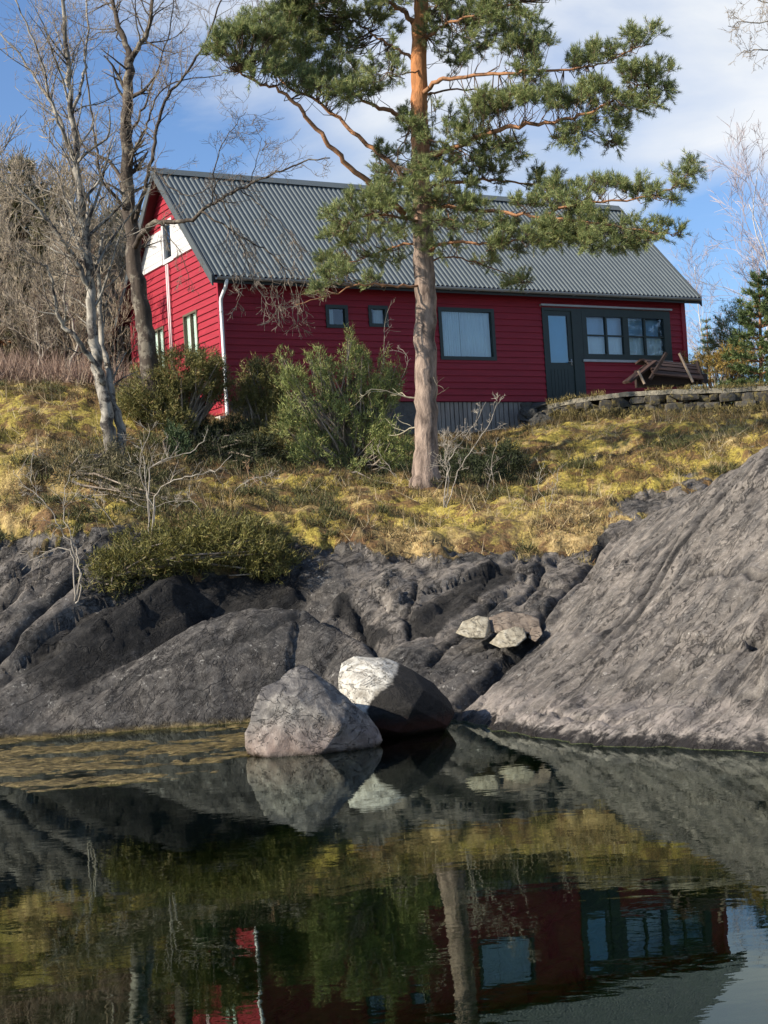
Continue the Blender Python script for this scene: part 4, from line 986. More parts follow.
# foliage clumps: (px, py, rx, ry, depth offset)
Z = [(222,50,14,14,-1.2),(236,42,20,17,-1.2),(262,30,26,18,-1.1),(290,52,30,24,.2),(262,68,30,13,-1.1),(300,20,34,20,.5),(330,76,28,20,.2),(348,92,24,12,-.7),(344,38,24,18,.8),(305,84,26,10,-.9),(366,12,24,14,.8),(320,4,36,10,.3),(372,96,12,8,-.5),
 (384,72,18,17,-1.0),(392,52,12,10,-.8),(440,22,26,24,-.4),(466,44,22,18,-.6),(400,-2,34,10,-.6),(500,8,26,16,-1.0),(468,10,30,16,-.5),(528,20,12,8,-1.0),(452,60,16,12,.3),(395,30,10,8,.6),(500,30,16,10,.6),
 (532,42,20,13,-.9),(510,52,14,8,-.8),(600,56,30,9,-1.2),(640,40,16,9,-1.3),(575,60,16,8,-1.0),(655,34,6,7,-1.3),
 (530,72,16,14,-.9),(500,104,30,14,-.9),(522,100,16,10,-1.0),(560,100,24,14,-1.2),(600,90,22,12,-1.4),(640,74,22,12,-1.6),(656,92,12,16,-1.6),(660,72,10,8,-1.6),(628,104,20,10,-1.5),(600,112,18,8,-1.4),(572,138,20,10,-1.1),(612,144,12,7,-1.0),(480,116,20,12,-.6),(585,126,14,7,-1.2),(618,126,12,7,-1.2),
 (432,134,30,16,-.7),(408,118,16,12,-.5),(458,160,32,18,-.7),(402,168,32,20,-.8),(425,180,30,14,-1.0),(500,150,26,12,-.4),(448,196,36,14,-.8),(486,176,20,12,.8),(545,180,20,9,1.2),(470,136,18,9,-.6),(385,150,16,10,.4),(440,116,12,8,-.4),
 (600,190,30,9,-1.3),(572,206,24,9,-1.3),(640,192,18,9,-1.5),(664,196,12,7,-1.5),(680,180,12,10,-1.5),(693,166,6,13,-1.5),(560,196,20,11,-1.0),(580,226,40,13,-1.4),(634,232,24,11,-1.6),(668,232,15,9,-1.8),(610,240,34,9,-1.5),(553,234,26,12,-1.1),(530,204,18,8,-1.0),(520,240,28,7,-1.0),
 (460,224,32,10,-1.0),(400,214,32,15,-.7),(370,202,22,12,-.8),(345,218,20,10,-1.0),(352,238,30,11,.3),(386,256,24,8,.4),(338,264,20,8,.9),(345,276,20,8,-.8),(370,280,12,5,-.6),(410,236,20,10,-.6),(440,248,18,7,-.4),(500,226,20,8,-1.0),(486,262,18,5,.6),(520,282,18,6,.9),(505,248,16,5,-.9),(320,290,10,5,-1),
 (385,186,18,8,-.6),(470,206,18,8,-.8)]
Z += [(330,-40,50,22,-.8),(380,-60,40,26,-.6),(450,-30,50,24,.5),(510,-70,40,26,.6),(430,-100,44,24,0),(350,-110,40,22,-.6),(480,-130,40,20,-.2),(420,-165,40,24,0),(370,-150,30,16,.3),(412,-195,18,14,0),(280,-20,40,16,-.2),(540,-20,34,14,-1)]
rng = np.random.default_rng(5); tw = MB(); TP, TD = [], []; cl = []
for cx, cy, rx, ry, dd in Z:
    n = max(3, int(rx * ry * 3.14 / 37))
    near_ = abs(cx - 422) < 45
    for _ in range(int(n * (.62 if near_ else 1))):
        a = rng.uniform(0, 6.283); q = math.sqrt(rng.uniform(0, 1)) * .95
        cl.append(T(cx + rx * q * math.cos(a), cy + ry * q * math.sin(a), (dd if not near_ or rng.uniform() < .5 else abs(dd) + .2) + rng.normal(0, .32)))
twigpts = [[], []]
for c in cl:
    ca = np.array(c); dist = np.linalg.norm((LP - ca) * np.array([1, .8, 1.35]), axis=1); i = int(dist.argmin()); s0 = Vector(LP[i])
    sd2 = LP[min(i + 3, len(LP) - 1)] - LP[i]; side_ = Vector(unit(sd2)) * -.45 * (c - s0).length if np.linalg.norm(sd2) < 1.2 else Vector((0, 0, 0)); s0 = s0 + side_ * .6
    s0 = Vector(LP[int(np.linalg.norm(LP - np.array(s0), axis=1).argmin())]); mid = s0.lerp(c, .45) + Vector((rng.normal(0, .07), rng.normal(0, .07), -.16 * (c - s0).length)); m2_ = s0.lerp(c, .75) + Vector((rng.normal(0, .04), rng.normal(0, .04), -.05 * (c - s0).length))
    tw.tube([s0, mid, m2_, c], [.009, .007, .005, .004], 4, cap=False)
    out = (c - s0).normalized() if (c - s0).length > .05 else Vector((0, 0, 1))
    for k in range(rng.integers(5, 8)):
        d = (out * .7 + Vector(rng.normal(0, .55, 3)) + Vector((0, 0, .45))).normalized(); Ls = rng.uniform(.10, .24); e = c + d * Ls
        tw.tube([c, e], [.0045, .003], 3, cap=False)
        for f in (.45, .75, 1.0):
            TP.append(np.array(c + d * Ls * f)); TD.append(np.array(d))
reloc(tw, inv); tw.build('twigs', bark('pine_twig_bark', (.045, .032, .022), (.15, .095, .06), None, (1, 1, 1), 5), pine)
TP = np.array(TP) - np.array(inv); TD = np.array(TD)
V = blades(TP, TD, 15, .088, .0085, .60, rng, .014, .15)
tri_mesh('needles', V, leaf_mat('pine_needles', (.075, .110, .040), (.31, .35, .13), (.34, .29, .12), .5, 1.3, .2), pine)
print('pine clusters', len(cl), 'tris', len(V))
# lichen sleeve is in the bark of the foot: a few dead lower twigs
w = Wood(random.Random(4))
w.grow(T(423, 398), (-1, -.3, .1), 1.1, .02, 2, .4, .1, (2, 3)); w.grow(T(428, 410), (.8, -.5, .8), .6, .012, 1, .3); w.grow(T(423, 425), (-.8, -.5, -.2), .9, .016, 2, .4, -.1, (2, 3))
reloc(w.main, inv); reloc(w.twig, inv); w.main.v and w.main.build('dead_branch', bark('dead_pine_branch', (.20, .17, .12), (.40, .36, .26)), pine, True); w.twig.v and w.twig.build('dead_twigs', bark('dead_pine_twigs', (.20, .17, .12), (.40, .36, .26)), pine)

# ------------------------------------------------------------------ bare trees on the left
M_BIRCH = bark('birch_bark', (.035, .030, .026), (.36, .33, .28), (.045, .038, .034), (1, 1, .5), 4.5)
M_BTWIG = bark('birch_twigs', (.12, .095, .07), (.36, .30, .23), None, (1, 1, 1), 3)
M_DARKB = bark('dark_bark', (.022, .017, .014), (.085, .066, .052), (.16, .14, .11), (1, 1, .3), 6, dist=.015)
M_DTWIG = bark('grey_twigs', (.11, .085, .065), (.30, .25, .20), None, (1, 1, 1), 3)
d1 = 26.6
b1 = hit(116, 462) or at(116, 460, d1); d1 = b1.y
birch = empty('birch_tree', tuple(b1)); tag(birch, 'bare birch with several crooked stems and a white foot left of the house', 'birch tree')
w = Wood(random.Random(31)); A = lambda x, y, dd=0: at(x, y, d1 + dd)
stems = [([(113,470,0),(108,430,0),(104,400,0),(98,368,.1),(93,335,.1),(91,300,.2),(89,262,.1),(84,225,.1),(80,190,0),(76,150,0),(72,115,0),(69,80,-.1),(66,40,-.1),(62,0,-.2),(58,-50,-.2),(55,-100,-.3)], .165, .022, 26, 1.5),
 ([(118,470,.1),(120,430,.15),(112,398,.2),(108,365,.3),(102,340,.4),(100,310,.5),(99,280,.5),(101,240,.6)], .12, .03, 10, 1.0),
 ([(104,384,0),(92,360,-.2),(78,340,-.4),(64,326,-.5),(56,308,-.6),(54,284,-.7),(46,268,-.8),(34,258,-.9),(16,246,-1.0)], .060, .014, 12, 1.0),
 ([(91,290,.2),(80,268,0),(70,252,-.1),(60,236,-.3),(48,222,-.4),(34,205,-.5),(16,188,-.6),(-10,176,-.7)], .055, .014, 14, 1.1),
 ([(78,170,0),(68,146,.2),(58,118,.3),(44,92,.4),(28,66,.5),(12,44,.6),(-8,25,.7)], .050, .014, 13, 1.3),
 ([(72,115,0),(80,88,.3),(86,60,.4),(88,30,.5),(86,0,.6),(90,-40,.7)], .036, .012, 10, 1.2),
 ([(75,160,0),(62,130,-.4),(50,96,-.6),(40,60,-.7),(26,24,-.8),(12,-10,-.9)], .036, .012, 10, 1.2),
 ([(104,352,.4),(88,352,.2),(70,350,0),(56,338,-.2)], .022, .008, 5, .6),
 ([(88,230,.1),(98,205,.4),(110,190,.6),(126,180,.8)], .02, .008, 5, .8),
 ([(83,215,0),(66,200,.3),(46,190,.5),(22,184,.6),(0,190,.7)], .026, .008, 9, .9)]
for P, a, b, n, L_ in stems:
    pts, rad = w.limb([A(*p) for p in P], a * (.80 if a > .1 else .95), b * .9, 9 if a > .05 else 6, .016, 4)
    w.sprout(pts, rad, int(n * 1.5), L_ * 1.1, 2, .3, up=.2, kids=(3, 5), bias=(0, 0, .15), rf=.55)
w.done(birch, M_BIRCH, M_BTWIG)

d2 = 29.3
b2 = hit(152, 415) or at(152, 412, d2); b2 = at(152, 412, 30.0); b2.z = gz(b2.x, b2.y); d2 = 30.0
dtree = empty('bare_tree', tuple(b2)); tag(dtree, 'dark bare tree with a thick trunk reaching over the gable end of the roof', 'bare tree')
w = Wood(random.Random(77)); A = lambda x, y, dd=0: at(x, y, d2 + dd)
stems = [([(156,432,0),(152,400,0),(148,360,0),(144,325,0),(139,290,0),(134,258,0),(131,225,0),(128,195,0),(126,160,0),(126,125,0),(128,90,0),(130,58,0)], .265, .10, 12, 1.0),
 ([(130,60,0),(124,38,.1),(116,16,.2),(112,-10,.2),(108,-60,.3)], .085, .03, 10, 1.3),
 ([(130,60,0),(138,48,-.1),(146,36,-.2),(150,18,-.3),(153,-5,-.3),(156,-50,-.4)], .075, .03, 10, 1.3),
 ([(132,228,0),(142,196,-.3),(150,166,-.5),(156,135,-.6),(163,106,-.7),(176,86,-.8),(192,64,-.9),(206,40,-1.0),(216,16,-1.1),(224,-8,-1.1)], .060, .016, 16, 1.1),
 ([(134,250,0),(144,232,-.5),(156,222,-.8),(176,221,-1.1),(192,219,-1.4),(206,207,-1.6),(222,198,-1.8),(240,189,-2.0),(262,178,-2.2),(282,171,-2.3),(303,162,-2.4),(330,158,-2.5)], .068, .012, 10, .8),
 ([(128,170,0),(134,152,-.3),(145,128,-.5),(152,108,-.6),(160,92,-.7),(184,80,-.8),(222,75,-1.0)], .036, .010, 10, .9),
 ([(128,190,0),(112,164,.2),(98,156,.3),(84,146,.4),(74,128,.4),(60,104,.5)], .050, .014, 10, 1.0),
 ([(130,215,0),(112,192,-.4),(100,176,-.6),(96,150,-.7),(92,120,-.7),(88,80,-.8),(84,50,-.8)], .045, .014, 10, 1.1),
 ([(126,150,0),(138,120,.3),(150,92,.5),(160,60,.6),(170,30,.7),(175,-10,.8)], .036, .012, 12, 1.1),
 ([(200,212,-1.5),(222,224,-1.7),(246,240,-1.8),(268,252,-1.9),(284,268,-2.0),(297,285,-2.0)], .026, .008, 9, .5),
 ([(160,222,-.9),(172,240,-1.1),(184,262,-1.2),(188,280,-1.3)], .014, .006, 6, .5),
 ([(222,198,-1.8),(232,226,-1.9),(244,252,-2.0),(254,282,-2.0)], .018, .006, 9, .5),
 ([(240,189,-2.0),(262,206,-2.1),(284,226,-2.1),(300,250,-2.2)], .016, .005, 8, .5),
 ([(216,202,-1.7),(214,176,-1.7),(220,150,-1.7),(232,128,-1.8),(246,112,-1.8)], .020, .006, 9, .8),
 ([(250,184,-2.1),(256,160,-2.1),(262,138,-2.1)], .014, .005, 6, .7),
 ([(150,166,-.5),(166,182,-.8),(186,196,-1.0),(206,190,-1.2),(224,176,-1.3)], .02, .006, 8, .8)]
for i, (P, a, b, n, L_) in enumerate(stems):
    pts, rad = w.limb([A(*p) for p in P], a * (.82 if i == 0 else .85), b * .9, 10 if a > .06 else 6, .016, 4); n = int(n * 1.5); L_ *= 1.1
    dr = .5 if i in (9, 10, 11, 12) else 0
    w.sprout(pts, rad, n, L_, 2, .45 if i == 0 else .2, up=-.1 if dr else .1, kids=(3, 5), droop=dr, rf=.5, bias=(0, 0, -.5) if dr else None)
# drooping sprays against the dark facade
for (x, y) in [(262,262),(270,290),(284,268),(296,283),(288,278),(255,285),(276,286),(296,290),(248,252),(302,268),(240,275),(310,262),(232,262)]:
    w.grow(A(x, y, -2.0), (.25, -.1, -.9), .75, .009, 2, .42, -.3, (3, 5), (.5, 1.0), .6, rmin=.0055)
w.done(dtree, M_DARKB, M_DTWIG)

# limb reaching in at the top right, from a tree standing outside the picture
p = at(850, 430, 26); p.z = gz(p.x, p.y); rt = empty('bare_tree', tuple(p)); tag(rt, 'bare tree whose thin twigs hang into the top right corner against the cloud', 'bare tree')
w = Wood(random.Random(8)); A = lambda x, y, dd=0: at(x, y, 26 + dd)
pts, rad = w.limb([p, A(850, 300), A(858, 150), A(852, 40), A(860, -80)], .16, .05, 9, .03, 4); w.sprout(pts, rad, 8, 1.4, 2, .4, bias=(.4, 0, .2))
for P in ([(856,60,0),(820,30,-.2),(785,20,-.3),(752,22,-.3),(728,26,-.3)], [(856,100,0),(820,62,.2),(785,52,.3),(755,50,.3),(738,56,.3)], [(855,20,0),(810,-4,0),(770,2,.2),(745,-2,.2)]):
    pts, rad = w.limb([A(*q) for q in P], .03, .006, 5, .02, 4); w.sprout(pts, rad, 9, .7, 2, .45, rf=.5, droop=.15)
w.done(rt, M_BIRCH, M_BTWIG)

# ------------------------------------------------------------------ saplings and bare shrubs on the bank
M_PALE = bark('pale_sapling_bark', (.16, .135, .11), (.40, .36, .30), None, (1, 1, .6), 5)
def sapling(name, base, stems, label, cat='sapling', lev=1, n=7, L_=.45, mat=None, seed=0, r=.018, group=None, kids=(2, 3)):
    p = hit(*base) or at(base[0], base[1], 24); o = empty(name, tuple(p)); tag(o, label, cat, group); w = Wood(random.Random(seed))
    for P in stems:
        pts, rad = w.limb([p + Vector((0, 0, -.06))] + [at(x, y, p.y + (q[0] if q else 0)) for x, y, *q in P], r * .58, .004, 6, .016, 4)
        w.sprout(pts, rad, n, L_, lev, .25, up=.2, kids=kids, rf=.38, rmin=.0034)
    w.done(o, mat or M_PALE); return o
sapling('birch_sapling', (151,548), [[(149,520),(146,490),(144,465),(140,440)], [(154,520),(150,498),(142,482),(141,462),(150,430)], [(156,498,-.2),(170,482,-.3),(190,476,-.4),(215,470,-.5),(232,455,-.6)], [(148,478,.2),(160,462,.3),(190,452,.3),(205,440,.3)]], 'slim pale sapling with two close stems rising from the spreading juniper', seed=1, n=8, r=.024)
sapling('birch_sapling', (74,605), [[(82,590),(80,570),(72,545),(60,525),(48,505),(28,488),(14,470)], [(80,575),(76,548),(66,520),(64,495),(70,470)], [(74,560),(62,548),(40,556),(22,570)]], 'leaning pale sapling on the broken rock at the far left', seed=2, n=8, r=.024)
sapling('bare_shrub', (444,508), [[(452,488),(462,465),(478,440),(492,420),(497,405)], [(449,480),(452,455),(470,430),(486,402)], [(448,486),(446,462),(452,440),(478,425)], [(446,470),(444,450),(446,440)]], 'bare pale shrub with forked stems just right of the pine trunk', 'shrub', 2, 10, .4, None, 3, .020, kids=(2, 4))
sapling('bare_shrub', (548,512), [[(552,495),(556,480),(560,468)], [(544,498),(538,486),(542,470)]], 'little bare shrub growing in the moss right of the forked shrub', 'shrub', 1, 5, .25, None, 4, .010)
sapling('bare_shrub', (490,500), [[(494,482),(492,466),(496,440)], [(488,485),(492,470)]], 'short thin twiggy shrub between the forked shrub and the mossy slope', 'shrub', 1, 5, .25, None, 5, .010)
sapling('birch_sapling', (380,470), [[(374,430),(378,395),(385,360),(384,330),(392,300)], [(376,440),(388,410),(400,385),(408,360),(398,345)]], 'thin crooked birch sapling just left of the pine trunk', 'sapling', 1, 9, .5, None, 6, .022)
sapling('dead_branch', (398,478), [[(385,462),(378,448),(380,440)], [(390,470),(376,464),(374,452)]], 'dead curling branch lying under the green bush beside the pine foot', 'branch', 1, 3, .25, None, 7, .014)
sapling('tree_stump', (262,488), [[(255,480),(248,468),(243,462)], [(258,482),(250,476),(246,466),(250,460)]], 'small broken stump with a pale top left of the green bush', 'stump', 0, 2, .15, bark('stump_wood', (.16, .09, .05), (.42, .28, .17)), 8, .022)
for i, (bx, by, P) in enumerate([((205), 520, [(196,506),(180,500),(150,508),(130,500)]), (120, 530, [(105,512),(88,498),(60,492)]), (40, 508, [(36,488),(30,470),(34,450)]), (230, 498, [(240,486),(262,476),(280,478)])]):
    sapling('bare_shrub', (bx, by), [P], ['low bare twigs on the bank right of the twin sapling', 'low bare twigs left of the twin sapling', 'thin bare twigs in the yellow moss at the far left', 'bare twigs lying below the dark juniper hollow'][i], 'shrub', 2, 9, .35, None, 20 + i, .012, kids=(2, 4))
# ------------------------------------------------------------------ evergreen bushes
def bush(name, ells, label, mat, stem=None, dens=1.0, k=7, ln=.085, wd=.014, up=.5, seed=1, twig=None, cat='bush', bases=None, spread=.6, hollow=.35, group=None, sparse=0.0):
    """ells: (px, py, depth, rx, ry, rz) ellipsoids of foliage in metres"""
    rg = np.random.default_rng(seed); c0 = at(ells[0][0], ells[0][1], ells[0][2]); 
    p = bases[0] if bases else Vector((c0.x, c0.y, gz(c0.x, c0.y)))
    o = empty(name, tuple(p)); tag(o, label, cat, group); Ps, Ds = [], []; mb = MB()
    for (px, py, d, rx, ry, rz) in ells:
        c = np.array(at(px, py, d)); n = int(dens * 62 * (rx * ry * rz) ** (2 / 3) / .08)
        q = unit(rg.normal(0, 1, (n, 3))); rad = 1 - hollow * rg.uniform(0, 1, (n, 1)) ** 1.3 + .22 * rg.uniform(0, 1, (n, 1)) ** 4
        lump = 1 + .5 * fbm(q * 2.6 + seed * 7 + px, 3, seed)[:, None]
        P = c + q * rad * lump * np.array([rx, ry, rz])
        if sparse: kp = fbm(P * 3.0, 2, seed + 3) > -.32 + sparse; P = P[kp]; q = q[kp]
        D = unit(q * .75 + np.array([0, 0, up]) + rg.normal(0, .28, (len(P), 3)))
        pl = rg.uniform(.16, .38, (len(P), 1)) * (ln / .10)
        for s_ in np.linspace(-.9, 1, 7):                          # a plume: wide in the middle, pointed at the tip
            Ps.append(P + D * pl * s_ * .55 + rg.normal(0, .035, (len(P), 3)) * (1.15 - max(s_, 0))); Ds.append(D)
        st = (bases[0] if bases else p)
        for j in range(0, len(P), max(1, len(P) // 16)):
            e = Vector(P[j]); b_ = Vector(st) + Vector((rg.normal(0, .12), rg.normal(0, .1), -.1)); m_ = b_.lerp(e, .5) + Vector((rg.normal(0, .1), rg.normal(0, .1), rg.normal(0, .1)))
            mb.tube([b_, m_, e], [.035, .022, .007], 5, cap=False)
    iv = Vector(o.location); reloc(mb, iv); mb.build('stems', twig or M_DTWIG, o, True)
    Ps = np.concatenate(Ps) - np.array(iv); Ds = np.concatenate(Ds)
    tri_mesh('foliage', blades(Ps, Ds, k, ln, wd, spread, rg, .03), mat, o); return o
M_JUN = leaf_mat('juniper_needles', (.045, .055, .016), (.25, .225, .075), (.28, .20, .08), .6, 1.8, .12)
M_JUN2 = leaf_mat('fresh_juniper_needles', (.060, .090, .022), (.32, .35, .115), (.34, .29, .11), .6, 1.8, .12)
M_JUN3 = leaf_mat('blue_green_juniper_needles', (.022, .040, .016), (.085, .125, .050), None, .6, 1.8, .1)
M_CREEP = leaf_mat('creeping_juniper_needles', (.034, .038, .010), (.22, .20, .055), (.19, .14, .05), .6, 1.6, .12)
s_ = 30.3
bush('juniper_bush', [(178,374,s_,.68,.6,.42),(150,392,s_-.1,.55,.5,.42),(205,368,s_+.2,.36,.4,.30),(160,412,s_-.2,.52,.5,.34),(140,404,s_-.3,.42,.4,.34),(196,392,s_+.1,.42,.35,.18),(218,388,s_+.3,.22,.3,.3),(172,425,s_-.3,.4,.4,.2)], 'olive green juniper bush covering the foot of the red gable', M_JUN, seed=3, dens=.95)
bush('juniper_bush', [(176,456,28.6,.26,.26,.34),(176,440,28.6,.14,.14,.26)], 'small blue-green cone-shaped juniper in the dark hollow below the gable', M_JUN3, seed=4, dens=1.0, up=1.0)
bush('juniper_bush', [(347,346,29.5,.24,.3,.26),(320,360,29.4,.26,.3,.26),(374,362,29.5,.24,.3,.24),(298,384,29.3,.32,.4,.34),(342,384,29.2,.44,.5,.40),(380,396,29.4,.34,.4,.36),(326,420,29.0,.46,.5,.42),(372,432,29.0,.38,.4,.38),(296,420,29.1,.30,.4,.30),(348,456,28.7,.44,.4,.34),(312,452,28.7,.34,.4,.28),(396,452,28.9,.30,.4,.34),(284,368,29.6,.18,.2,.22),(392,374,29.6,.16,.2,.2)], 'largest light green bush between the downpipe and the pine', M_JUN2, seed=5, up=1.2, dens=.74, sparse=.26, ln=.095, wd=.014)
bush('juniper_bush', [(262,392,31.2,.42,.5,.52),(248,412,31,.34,.4,.50),(276,420,30.8,.40,.4,.46),(258,376,31.3,.26,.3,.3),(285,395,31.2,.3,.3,.4),(270,448,30.2,.5,.4,.36)], 'narrow dull green bush between the downpipe and the largest bush', M_JUN, seed=6, dens=.75)
bush('juniper_bush', [(212,452,29.8,.60,.5,.34),(250,455,29.7,.62,.5,.34),(196,434,30.6,.50,.4,.22),(232,436,30.4,.5,.3,.2),(190,468,29.0,.45,.4,.26),(232,470,28.9,.55,.4,.24)], 'juniper added in the hollow under the house corner with shade in its dark leaves', leaf_mat('hollow_shade_leaves', (.010, .014, .006), (.035, .045, .015), None, .7), seed=7, dens=.9, up=.1)  # bush added, the hollow's shadow is put into its leaf colour
bush('creeping_juniper', [(118,572,22.6,.40,.5,.26),(150,562,22.7,.55,.6,.30),(185,555,22.9,.60,.6,.34),(225,552,23.0,.60,.6,.32),(200,535,23.4,.8,.6,.24),(262,562,23.0,.42,.5,.28),(150,545,23.3,.5,.5,.2),(105,585,22.3,.26,.3,.16),(245,540,23.6,.5,.5,.2)], 'spreading juniper mat hanging over the dark rock on the left', M_CREEP, seed=8, dens=.9, ln=.085, wd=.015, up=.35, cat='juniper')
bush('heather_bush', [(470,476,28.6,.5,.5,.34),(502,466,29.4,.48,.5,.40),(455,466,29.2,.4,.4,.36),(485,484,28.2,.5,.4,.2),(400,482,28.6,.4,.4,.24)], 'low bush at the right foot of the pine trunk, leaves darkened as shadow', leaf_mat('shadow_dark_leaves', (.012, .018, .008), (.055, .070, .026), None, .7), seed=9, dens=.85, up=.6)  # bush enlarged and leaves darkened to stand for shadow on the bank
bush('heather_bush', [(330,486,28,.5,.4,.16),(372,490,27.8,.5,.4,.16)], 'low green fringe of twigs under the largest bush', M_JUN, seed=12, dens=.6)
bush('heather_bush', [(60,470,25.6,.7,.6,.22),(100,478,25.4,.6,.6,.24),(130,500,24.8,.5,.5,.2),(90,455,26.4,.5,.5,.2),(160,510,24.6,.45,.4,.18)], 'grey-green heather thicket below the birch foot', leaf_mat('heather_leaves', (.045, .042, .020), (.17, .15, .075), (.25, .20, .13), .7), seed=10, dens=.55, ln=.10, wd=.011, up=.8, cat='heather')
bush('leafy_bush', [(712,366,38.5,.6,.6,.36),(690,372,39,.4,.4,.24),(738,362,38.5,.4,.5,.5)], 'yellow-orange low bush behind the terrace wall at the right', leaf_mat('yellow_bush', (.16, .10, .025), (.42, .30, .08), (.1, .14, .04), .7), seed=13, dens=.5)
bush('leafy_bush', [(735,335,42,.55,.5,.8),(728,352,42,.6,.5,.6)], 'pale green bush behind the yellow bush at the right', leaf_mat('pale_green_bush', (.07, .10, .025), (.24, .27, .09), None, .7), seed=14, dens=.5)

# ------------------------------------------------------------------ conifers at the right
def conifer(name, base, top, d, halfw, label, mat, seed=1, gap=.34, tuft=.16, group=None, k=10, start=.12, droop=.1, cat='pine tree', den=1.0, wd=.02):
    p = at(base[0], base[1], d); p.z = gz(p.x, p.y); tpt = at(top[0], top[1], d); H = tpt.z - p.z
    o = empty(name, tuple(p)); tag(o, label, cat, group); rg = np.random.default_rng(seed); mt = MB(); ml = MB(); Ps, Ds = [], []
    lean = Vector((tpt.x - p.x, 0, 0)); mt.tube([Vector((0, 0, -.2)), lean * .5 + Vector((0, 0, H * .5)), lean + Vector((0, 0, H))], [.014 * H + .02, .009 * H + .012, .006], 7)
    z = H * start
    while z < H * .97:
        f = (z / H - start) / (1 - start); Lr = halfw * (1 - f) ** .8 * (.75 + .25 * min(1, f * 5)) + .08; c = lean * (z / H) + Vector((0, 0, z)); nb_ = 6 if f < .8 else 4; a0 = rg.uniform(0, 6)
        for j in range(nb_):
            a = a0 + 6.283 * j / nb_ + rg.normal(0, .2); l = Lr * rg.uniform(.7, 1.1); e = c + Vector((math.cos(a) * l, math.sin(a) * l, l * (.45 - droop - .4 * (1 - f)) + rg.normal(0, .04)))
            ml.tube([c, c.lerp(e, .5) + Vector((0, 0, -.04 * l)), e], [.006 * H + .004, .005, .003], 4, cap=False)
            D = np.array((e - c).normalized()); n = int((3 + l / tuft * 2) * den)
            for t_ in rg.uniform(.25, 1.02, n):
                q = np.array(c.lerp(e, min(t_, 1))) + np.array([rg.normal(0, .16 * l * (1.1 - t_)), rg.normal(0, .16 * l * (1.1 - t_)), rg.normal(0, .03)]); Ps.append(q); Ds.append(unit(D + np.array([0, 0, .6]) + rg.normal(0, .35, 3)))
        z += gap * (1.1 - .4 * f)
    mt.build('trunk', M_PINELIMB, o, True); ml.build('branches', M_PINELIMB, o)
    tri_mesh('needles', blades(np.array(Ps), np.array(Ds), k, tuft, wd, .6, rg, .02), mat, o); return o
M_PN2 = leaf_mat('young_pine_needles', (.030, .058, .022), (.13, .17, .055), None, .6, 2, .12)
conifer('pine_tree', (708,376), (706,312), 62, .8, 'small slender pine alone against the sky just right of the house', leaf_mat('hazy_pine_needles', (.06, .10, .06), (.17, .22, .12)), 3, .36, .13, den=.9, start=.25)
conifer('spruce_tree', (760,392), (759,268), 37.5, 1.15, 'young dark green spruce standing on the terrace at the right edge', M_PN2, 5, .30, .14, den=1.5, start=.04, cat='spruce tree', wd=.026, droop=-.05)
conifer('spruce_tree', (785,395), (790,300), 39, 1.2, 'bushy dark spruce half cut off by the right edge of the picture', M_PN2, 6, .30, .14, den=1.6, start=.04, cat='spruce tree', wd=.026)
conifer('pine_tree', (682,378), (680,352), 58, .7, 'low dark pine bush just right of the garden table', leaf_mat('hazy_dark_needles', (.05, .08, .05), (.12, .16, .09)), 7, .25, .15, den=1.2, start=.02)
# pale bare birch on the right, far off
def proto_tree(seed, H, rt_, lev=3, n=16, L_=2.2, droop=0.0, thin=.008, spread=(.4, .85), up=.25):
    w = Wood(random.Random(seed)); r = random.Random(seed + 5); pts = [Vector((0, 0, -.3))]; x = y = 0
    for k in range(6):
        x += r.gauss(0, .03 * H); y += r.gauss(0, .03 * H); pts.append(Vector((x, y, H * (k + 1) / 6)))
    p_, rad = w.limb(pts, rt_, .012, 7, .02, 3); w.sprout(p_, rad, n, L_, lev - 1, .2, spread, up, .22, (4, 6), .62, droop=droop, rf=.5, rmin=thin); return w
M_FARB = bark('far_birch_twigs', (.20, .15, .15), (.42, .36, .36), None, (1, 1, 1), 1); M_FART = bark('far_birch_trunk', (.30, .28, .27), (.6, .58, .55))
for i, (bx, tx, ty, d, sd) in enumerate([(762, 757, 165, 62, 4), (782, 792, 200, 66, 9), (720, 728, 262, 80, 13)]):
    p = at(bx, 380, d); p.z = gz(p.x, p.y); H = at(tx, ty, d).z - p.z
    o = empty('birch_tree', tuple(p)); tag(o, ['tall bare violet-grey birch behind the young spruce at the right edge', 'bare birch cut off by the right edge behind the spruces', 'faint low bare birch in the distance between the slender pine and the spruce'][i], 'birch tree')
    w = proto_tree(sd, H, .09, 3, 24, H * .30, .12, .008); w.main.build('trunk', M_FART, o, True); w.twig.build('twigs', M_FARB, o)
p = at(688, 380, 70); p.z = gz(p.x, p.y); o = empty('bare_tree', tuple(p)); tag(o, 'low reddish bare tree showing at the right corner of the house', 'bare tree'); w = proto_tree(17, 3.4, .06, 3, 14, 1.1, 0, .008); w.main.build('trunk', M_BTWIG, o); w.twig.build('twigs', bark('reddish_twigs', (.30, .20, .17), (.50, .38, .33)), o)

